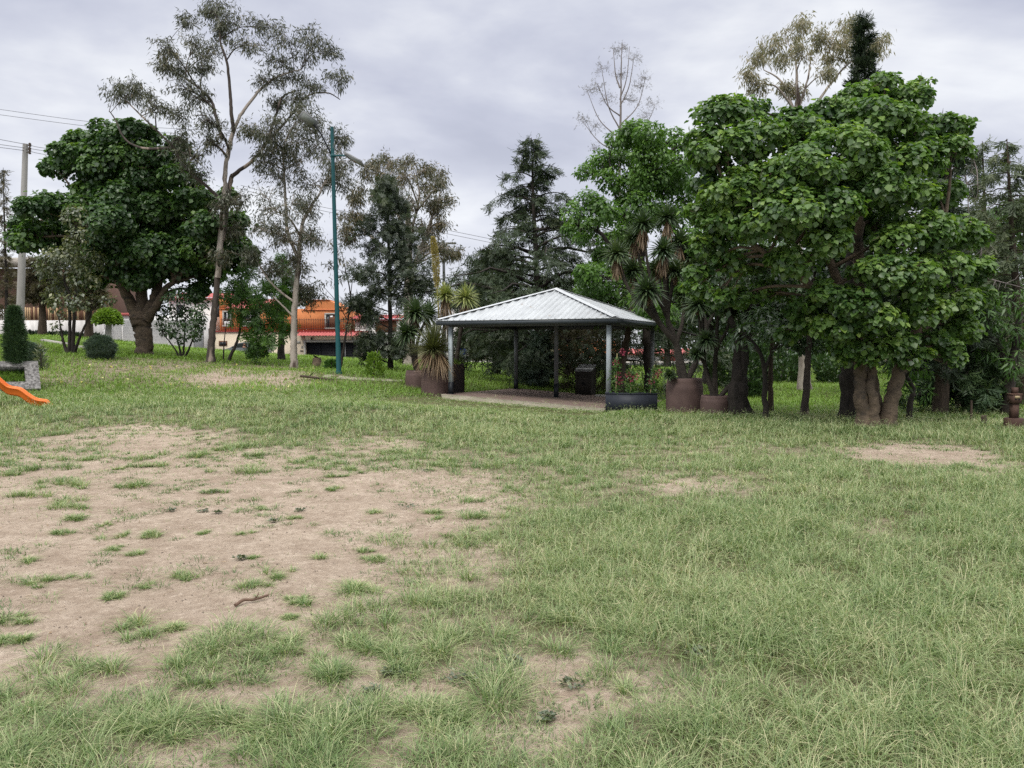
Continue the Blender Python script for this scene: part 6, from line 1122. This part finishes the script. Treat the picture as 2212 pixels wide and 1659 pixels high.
wall_house('white_house', 'white house with rough stone facade beyond the left planters', X(960, 76), X(1100, 76), 76, ZZ(655, 76), ZZ(790, 76), 'white_wall', [('stone_facade', 'stone_clad', X(1012, 76), X(1054, 76), ZZ(775, 76), ZZ(723, 76), .25), ('window', 'grey_frame', X(984, 76), X(1011, 76), ZZ(721, 76), ZZ(709, 76), .08), ('window_pane', 'glass', X(988, 76), X(1007, 76), ZZ(719, 76), ZZ(711, 76), .12), ('garage_door', 'dark_hole', X(985, 76), X(1008, 76), ZZ(780, 76), ZZ(740, 76), .1), ('downpipe', 'black_metal', X(1044, 76), X(1046, 76), ZZ(775, 76), ZZ(724, 76), .32)], 'red_tile', .3)
wall_house('pale_house', 'long pale house with red base seen under the right side of the roof', X(1330, 84), X(1500, 84), 84, ZZ(764, 84), ZZ(800, 84), 'white_wall', [('red_base', 'dark_red', X(1340, 84), X(1420, 84), ZZ(792, 84), ZZ(781, 84), .1), ('red_gate', 'red_tile', X(1430, 84), X(1460, 84), ZZ(780, 84), ZZ(770, 84), .1)], 'red_tile', .5)
wall_house('orange_house', 'small orange house glimpsed behind the stone pedestal', X(1215, 84), X(1330, 84), 84, ZZ(735, 84), ZZ(800, 84), 'orange_wall', [('white_base', 'white_wall', X(1217, 84), X(1328, 84), ZZ(792, 84), ZZ(772, 84), .1), ('window', 'glass', X(1270, 84), X(1285, 84), ZZ(768, 84), ZZ(752, 84), .1)], None)
def garages():
    y = 71; z1 = ZZ(682, y); z0 = ZZ(752, y) - 1.0; root = thing('garage_row', 'white garage front with ribbed roller shutters behind the topiary', 'garage', (X(340, y), y, z0)); m = MB(); m.box(X(222, y), X(440, y), y, y + 5, z0, z1); m.box(X(205, y), X(236, y), y - .9, y - .001, z0, ZZ(712, y)); m.build('wall', M['white_wall'], root)
    m = MB(); m.box(X(222, y), X(290, y), y - .25, y + 5, z1 + .002, z1 + .25); m.build('tile_edge', M['red_tile'], root)
    for a0, a1 in ((238, 262), (265, 300), (303, 360), (363, 418)):
        m = MB(); h = (z1 - .45) - z0; n = int(h / .14); V = []; xs = (X(a0, y), X(a1, y))
        for i in range(n + 1):
            zz = z0 + h * i / n; V += [(xs[0], y - .06, zz), (xs[1], y - .06, zz), (xs[1], y - .02, zz + h / n * .82), (xs[0], y - .02, zz + h / n * .82)]
        f = [[4 * i, 4 * i + 1, 4 * i + 2, 4 * i + 3] for i in range(n + 1)] + [[4 * i + 3, 4 * i + 2, 4 * i + 5, 4 * i + 4] for i in range(n)]; m.add(V, f); m.build('roller_shutter', M['shutter'], root)
    m = MB(); m.box(X(213, y), X(222, y), y - .96, y - .905, ZZ(722, y), ZZ(718, y)); m.build('letter_slot', M['grey_frame'], root)
    m = MB(); m.box(X(421, y), X(440, y), y - .3, y - .002, z0, ZZ(712, y)); m.build('grey_door', M['lamp_grey'], root)
garages()
def picket():
    y = 70; root = thing('picket_fence', 'brown and tan slatted fence on a low white wall at the left', 'fence', (X(110, y), y, ZZ(712, y) - 1)); m = MB(); m.box(X(-120, y), X(222, y), y, y + .3, ZZ(712, y) - 1.5, ZZ(692, y)); m.build('wall', M['dirty_white'], root)
    g = np.random.default_rng(1); ma, mb_ = MB(), MB(); v = X(22, y); e = X(221, y)
    while v < e:
        (ma if g.random() < .55 else mb_).box(v, v + .12, y + .05, y + .09, ZZ(692, y) + .02, ZZ(664, y) + .04 * g.normal()); v += .19
    ma.build('slat_cladding', M['tan_wood'], root); mb_.build('slat_cladding', M['brown_wood'], root); m = MB(); m.box(X(22, y), e, y + .1, y + .14, ZZ(690, y), ZZ(668, y)); m.build('backing', M['brown_slab'], root)
    m = MB(); v = X(-120, y)
    while v < X(18, y): m.box(v, v + .1, y + .05, y + .09, ZZ(692, y), ZZ(668, y)); v += .22
    m.build('slat_cladding', M['white_paint'], root)
picket()
wall_house('brown_house', 'brown house with beige slab roof at the far left behind the fence', X(-140, 76), X(225, 76), 76, ZZ(580, 76), ZZ(720, 76), 'brown_slab', [('slab_roof', 'beige_slab', X(-140, 76), X(140, 76), ZZ(578, 76), ZZ(562, 76), 2.2), ('window', 'glass', X(150, 76), X(200, 76), ZZ(660, 76), ZZ(610, 76), .1), ('balcony_wall', 'white_wall', X(160, 76), X(222, 76), ZZ(662, 76), ZZ(648, 76), 1.2), ('roof_tiles', 'red_tile', X(160, 76), X(222, 76), ZZ(646, 76), ZZ(634, 76), .6)], None)
def hedge():
    g = np.random.default_rng(6); m = MB(); n = 5200; y = 66; x = X(55, y) + g.random(n) * (X(212, y) - X(55, y)); P = np.stack([x, y + .5 * g.random(n), gz(x, np.full(n, y)) + (.15 + .9 * g.random(n)) * (.9 + .3 * vnoise(x * .6, x * 0))], -1); place(m, OVAL, P, sph(g, n) + np.array([0, 0, .3]), sph(g, n), .3, .35 + .2 * g.normal(size=n)); tag(m.build('hedge', M['dark_conifer'], origin=(X(130, y), y, 1.5)), 'low dark hedge along the foot of the white fence wall', 'hedge')
hedge()
def street():
    m = MB(); xs = np.linspace(-70, 60, 60); V = []
    for y, dz in ((63, .03), (69.4, .03)): V += [(v, y, float(gz(v, 66, False)) + dz) for v in xs]
    m.add(V, [[i, i + 1, 60 + i + 1, 60 + i] for i in range(59)]); struct(m.build('road', M['asphalt']))
    m = MB(); V = []
    for y, dz in ((69.4, .03), (69.4, .16), (71.0, .17)): V += [(v, y, float(gz(v, 66, False)) + dz) for v in xs]
    m.add(V, [[r * 60 + i, r * 60 + i + 1, r * 60 + 61 + i, r * 60 + 60 + i] for r in range(2) for i in range(59)]); struct(m.build('pavement_strip', M['pale_concrete']))
street()
def path():
    pts = [(700, 812), (760, 818), (820, 821), (870, 823)]; m = MB(); L = []; 
    for qx, qy in pts:
        x, y = Qg(qx, qy); L.append((x, y))
    L = np.array(L); V = []
    for s in (-.3, .3): V += [(x, y + s, float(gz(x, y + s)) + .012) for x, y in L]
    m.add(V, [[i, i + 1, len(L) + i + 1, len(L) + i] for i in range(len(L) - 1)]); struct(m.build('path', M['concrete']))
    for lb, a, b in (('long broken kerb stone in the grass behind the olive sapling', (88, 738), (150, 748)), ('short broken kerb stone left of the round grey bush', (160, 752), (190, 756))):
        p0 = np.array([*Qg(*a)]); p1 = np.array([*Qg(*b)]); d = nrm(p1 - p0); L_ = np.linalg.norm(p1 - p0); Mx = np.array([[d[0], -d[1], 0], [d[1], d[0], 0], [0, 0, 1.0]]); z0 = float(gz(*p0)); z1 = float(gz(*p1)); m = MB(); c = np.array([(0, 0), (L_, 0), (L_, .18), (0, .18)])
        V = [np.array([p0[0], p0[1], 0]) + Mx @ np.array([x, y, 0]) + np.array([0, 0, (z0 + (z1 - z0) * x / L_) + dz]) for dz in (-.05, .13) for x, y in c]; m.add(V, [[0, 3, 2, 1], [4, 5, 6, 7], [0, 1, 5, 4], [1, 2, 6, 5], [2, 3, 7, 6], [3, 0, 4, 7]]); tag(m.build('kerb_stone', M['pale_concrete'], origin=(p0[0], p0[1], z0)), lb, 'kerb', 'broken kerb stones on the slope')
path()
def car():
    Y = 65.5; xf = P2(216.5, 350, Y)[0]; z0 = P2(240, 342.2, Y)[2] - 1.45; root = thing('parked_car', 'grey hatchback car passing in front of the orange house', 'car', (xf + 2.1, Y + .85, z0))
    def ring(prof, ys): return [[(xf + x, Y + y, z0 + z) for x, z in prof] for y in ys]
    low = [(0.0, .30), (-.02, .52), (.12, .70), (.55, .84), (1.02, .95), (3.75, .98), (4.12, .95), (4.2, .62), (4.15, .30)]; up = [(1.0, .95), (1.75, 1.36), (2.2, 1.45), (3.1, 1.45), (3.75, 1.28), (4.05, .97)]
    def loft(prof, ysl, mat, nm, par=root, inset=0):
        m = MB(); n = len(prof); V = []
        for y, s in ysl: c = np.mean([p[0] for p in prof]); V += [(xf + c + (x - c) * s, Y + y, z0 + z * (1 if s == 1 else (1 - (1 - s) * .3))) for x, z in prof]
        k = len(ysl); m.add(V, [[r * n + i, r * n + (i + 1) % n, (r + 1) * n + (i + 1) % n, (r + 1) * n + i] for r in range(k - 1) for i in range(n)])
        for r in (0, k - 1): c = np.array(V[r * n:(r + 1) * n]); m.add(np.vstack([c, c.mean(0)]), [[i, (i + 1) % n, n] for i in range(n)])
        return m.build(nm, mat, par, smooth=False)
    loft(low, ((0.02, .985), (.07, 1), (1.63, 1), (1.68, .985)), M['car_paint'], 'body'); cb = loft(up, ((.12, .97), (.2, 1), (1.5, 1), (1.58, .97)), M['car_paint'], 'cabin')
    for nm, poly in (('side_window', [(1.32, 1.0), (1.86, 1.32), (2.3, 1.38), (2.55, 1.38), (2.55, 1.0)]), ('side_window', [(2.64, 1.0), (2.64, 1.38), (3.1, 1.38), (3.55, 1.24), (3.75, 1.0)])):
        m = MB(); m.prism([(xf + x, Y + .10, z0 + z) for x, z in poly], (0, .02, 0)); m.build(nm, M['glass'], root)
    for x in (.8, 3.4):
        m = MB(); c = np.array([xf + x, Y + .02, z0 + .31]); m.tube([c, c + np.array([0, .22, 0])], [.31, .31], 18); w = m.build('wheel', M['tyre'], root); m = MB(); m.tube([c - np.array([0, .012, 0]), c + np.array([0, .02, 0])], [.19, .19], 14); m.build('rim', M['lamp_grey'], w)
    m = MB(); m.box(xf + .03, xf + .38, Y + .005, Y + .3, z0 + .62, z0 + .74); m.build('headlight', M['white_paint'], root); m = MB(); m.box(xf + 3.98, xf + 4.22, Y - .002, Y + .2, z0 + .60, z0 + .96); m.build('tail_light', M['tail_red'], root); m = MB(); m.box(xf + 1.35, xf + 1.5, Y - .12, Y + .06, z0 + .97, z0 + 1.1); m.build('wing_mirror', M['black_metal'], root)
    m = MB(); c = np.array([xf + 2.35, Y + .085, z0 + 1.2]); m.tube(spline([c + np.array([0, 0, -.2]), c + np.array([0, 0, -.12]), c + np.array([0, 0, -.06]), c, c + np.array([0, 0, .09]), c + np.array([0, 0, .12])], 3), np.interp(np.linspace(0, 1, 16), [0, .35, .45, .7, .92, 1], [.17, .13, .05, .085, .07, .01]), 10); tag(m.build('person', M['skin'], origin=c), 'driver with dark hair sitting in the grey car', 'person')
car()
def person():
    Y = 66; b = P2(463.5, 360, Y); b[2] = float(gz(b[0], b[1])); root = thing('person', 'distant person in a blue top and grey trousers near the left planters', 'person', b)
    def body(nm, mat, chains):
        m = MB()
        for pts, r_ in chains: p = spline([b + np.array(q) for q in pts], 4); m.tube(p, np.interp(np.linspace(0, 1, len(p)), np.linspace(0, 1, len(r_)), r_), 9)
        return m.build(nm, mat, root, smooth=True)
    body('body', M['skin'], [([(0, 0, 1.42), (0, 0, 1.5), (0, -.01, 1.6), (0, 0, 1.72)], [.06, .065, .10, .03]), ([(-.25, -.02, .95), (-.26, -.05, .85)], [.04, .03]), ([(.25, -.02, .95), (.26, -.05, .85)], [.04, .03])])
    body('top', M['blue_cloth'], [([(0, 0, .82), (0, 0, 1.1), (0, 0, 1.35), (0, 0, 1.47)], [.17, .16, .2, .07]), ([(-.18, 0, 1.4), (-.24, 0, 1.15), (-.25, -.03, .92)], [.075, .065, .05]), ([(.18, 0, 1.4), (.24, 0, 1.15), (.25, -.03, .92)], [.075, .065, .05])])
    body('trousers', M['grey_cloth'], [([(-.08, 0, .86), (-.1, 0, .45), (-.1, 0, .03)], [.11, .085, .06]), ([(.08, 0, .86), (.1, .03, .45), (.1, .05, .03)], [.11, .085, .06])]); body('hair', M['dark_hole'], [([(0, .02, 1.6), (0, .01, 1.72), (0, 0, 1.755)], [.10, .085, .02])])
person()
# ------------------------------------------------------------------ stump, log, post at the right edge
def small_things():
    x, y = Qg(685, 792); z = float(gz(x, y)); m = MB(); prof = [(.24, -.05), (.19, .1), (.17, .28), (.16, .36)]; m.lathe((x, y, z), prof, 14, wob=.05); V = [(x + .16 * math.cos(a), y + .16 * math.sin(a), z + .36 + .10 * math.cos(a + 2.4)) for a in np.arange(14) * 2 * math.pi / 14] + [(x, y, z + .37)]; m.add(V, [[i, (i + 1) % 14, 14] for i in range(14)])
    tag(m.build('tree_stump', M['brown_bark'], origin=(x, y, z)), 'short cut tree stump in the grass left of the lamp post', 'stump')
    x, y = Qg(684, 822); z = float(gz(x, y)) + .05; m = MB(); p = spline([(x - .55, y + .1, z + .08), (x - .2, y, z + .05), (x + .25, y - .1, z), (x + .6, y - .25, z - .03)], 5); m.tube(p, np.linspace(.045, .025, len(p)), 7); m.tube([p[4], p[4] + np.array([.15, .1, .14])], [.025, .01], 5); tag(m.build('fallen_branch', M['bark'], origin=(x, y, z)), 'grey fallen branch lying on the bare slope before the lamp post', 'branch')
    Y = 14.9; o = Q(2189, 932, Y); o[2] = float(gz(o[0], o[1])); k = .2811 * .46293 / 770 * Y * 0.75; root = thing('wooden_post_box', 'brown wooden post with roofed box on a round stump base', 'post', o)
    u = lambda d: d * .254 / 4.741 / 770 * Y
    m = MB(); m.lathe(o, [(u(165), -.05), (u(162), u(100)), (u(160), u(195)), (u(150), u(203)), (.001, u(200))], 26, wob=.012); m.build('stump_base', M['feeder'], root, smooth=False)
    m = MB(); h = u(58); m.box(o[0] - h, o[0] + h, o[1] - h, o[1] + h, o[2] + u(198), o[2] + u(480)); m.build('post', M['feeder'], root); m = MB(); m.box(o[0] - u(42), o[0] + u(42), o[1] - u(42), o[1] + u(42), o[2] + u(661.5), o[2] + u(775)); m.build('post_top', M['feeder'], root)
    m = MB(); h = u(85); m.box(o[0] - h, o[0] + h, o[1] - h, o[1] + h, o[2] + u(480.2), o[2] + u(640)); bx = m.build('box', M['feeder'], root)
    m = MB(); h = u(93); m.box(o[0] - h, o[0] + h, o[1] - h, o[1] + h, o[2] + u(640.5), o[2] + u(661)); m.build('lid', M['brown_slab'], root)
    m = MB(); m.box(o[0] - u(46), o[0] + u(46), o[1] - u(92), o[1] - u(85.5), o[2] + u(575), o[2] + u(622)); m.build('label_plate', M['tag_tan'], bx)
    m = MB()
    for s in (-1, 1): m.box(o[0] + s * u(30) - u(16), o[0] + s * u(30) + u(16), o[1] - u(90), o[1] - u(85.4), o[2] + u(545), o[2] + u(570))
    m.build('opening', M['dark_hole'], bx)
    p = Q(2125, 917, 15.6); z = float(gz(p[0], p[1])); m = MB(); m.lathe((p[0], p[1], z), [(.058, -.05), (.055, .18), (.05, .205), (.001, .21)], 14, wob=.03); tag(m.build('wooden_peg', M['bark'], origin=(p[0], p[1], z)), 'short round wooden peg in the grass near the right edge', 'peg')
    p = Q(2098, 915, 16.2); z = float(gz(p[0], p[1])); m = MB(); m.tube([(p[0], p[1], z - .05), (p[0] - .01, p[1], z + .5)], [.028, .022], 7); tag(m.build('thin_stake', M['bark'], origin=(p[0], p[1], z)), 'thin grey upright stake left of the short wooden peg', 'stake')
small_things()
for o in bpy.data.objects:
    if '_o' in o: del o['_o']
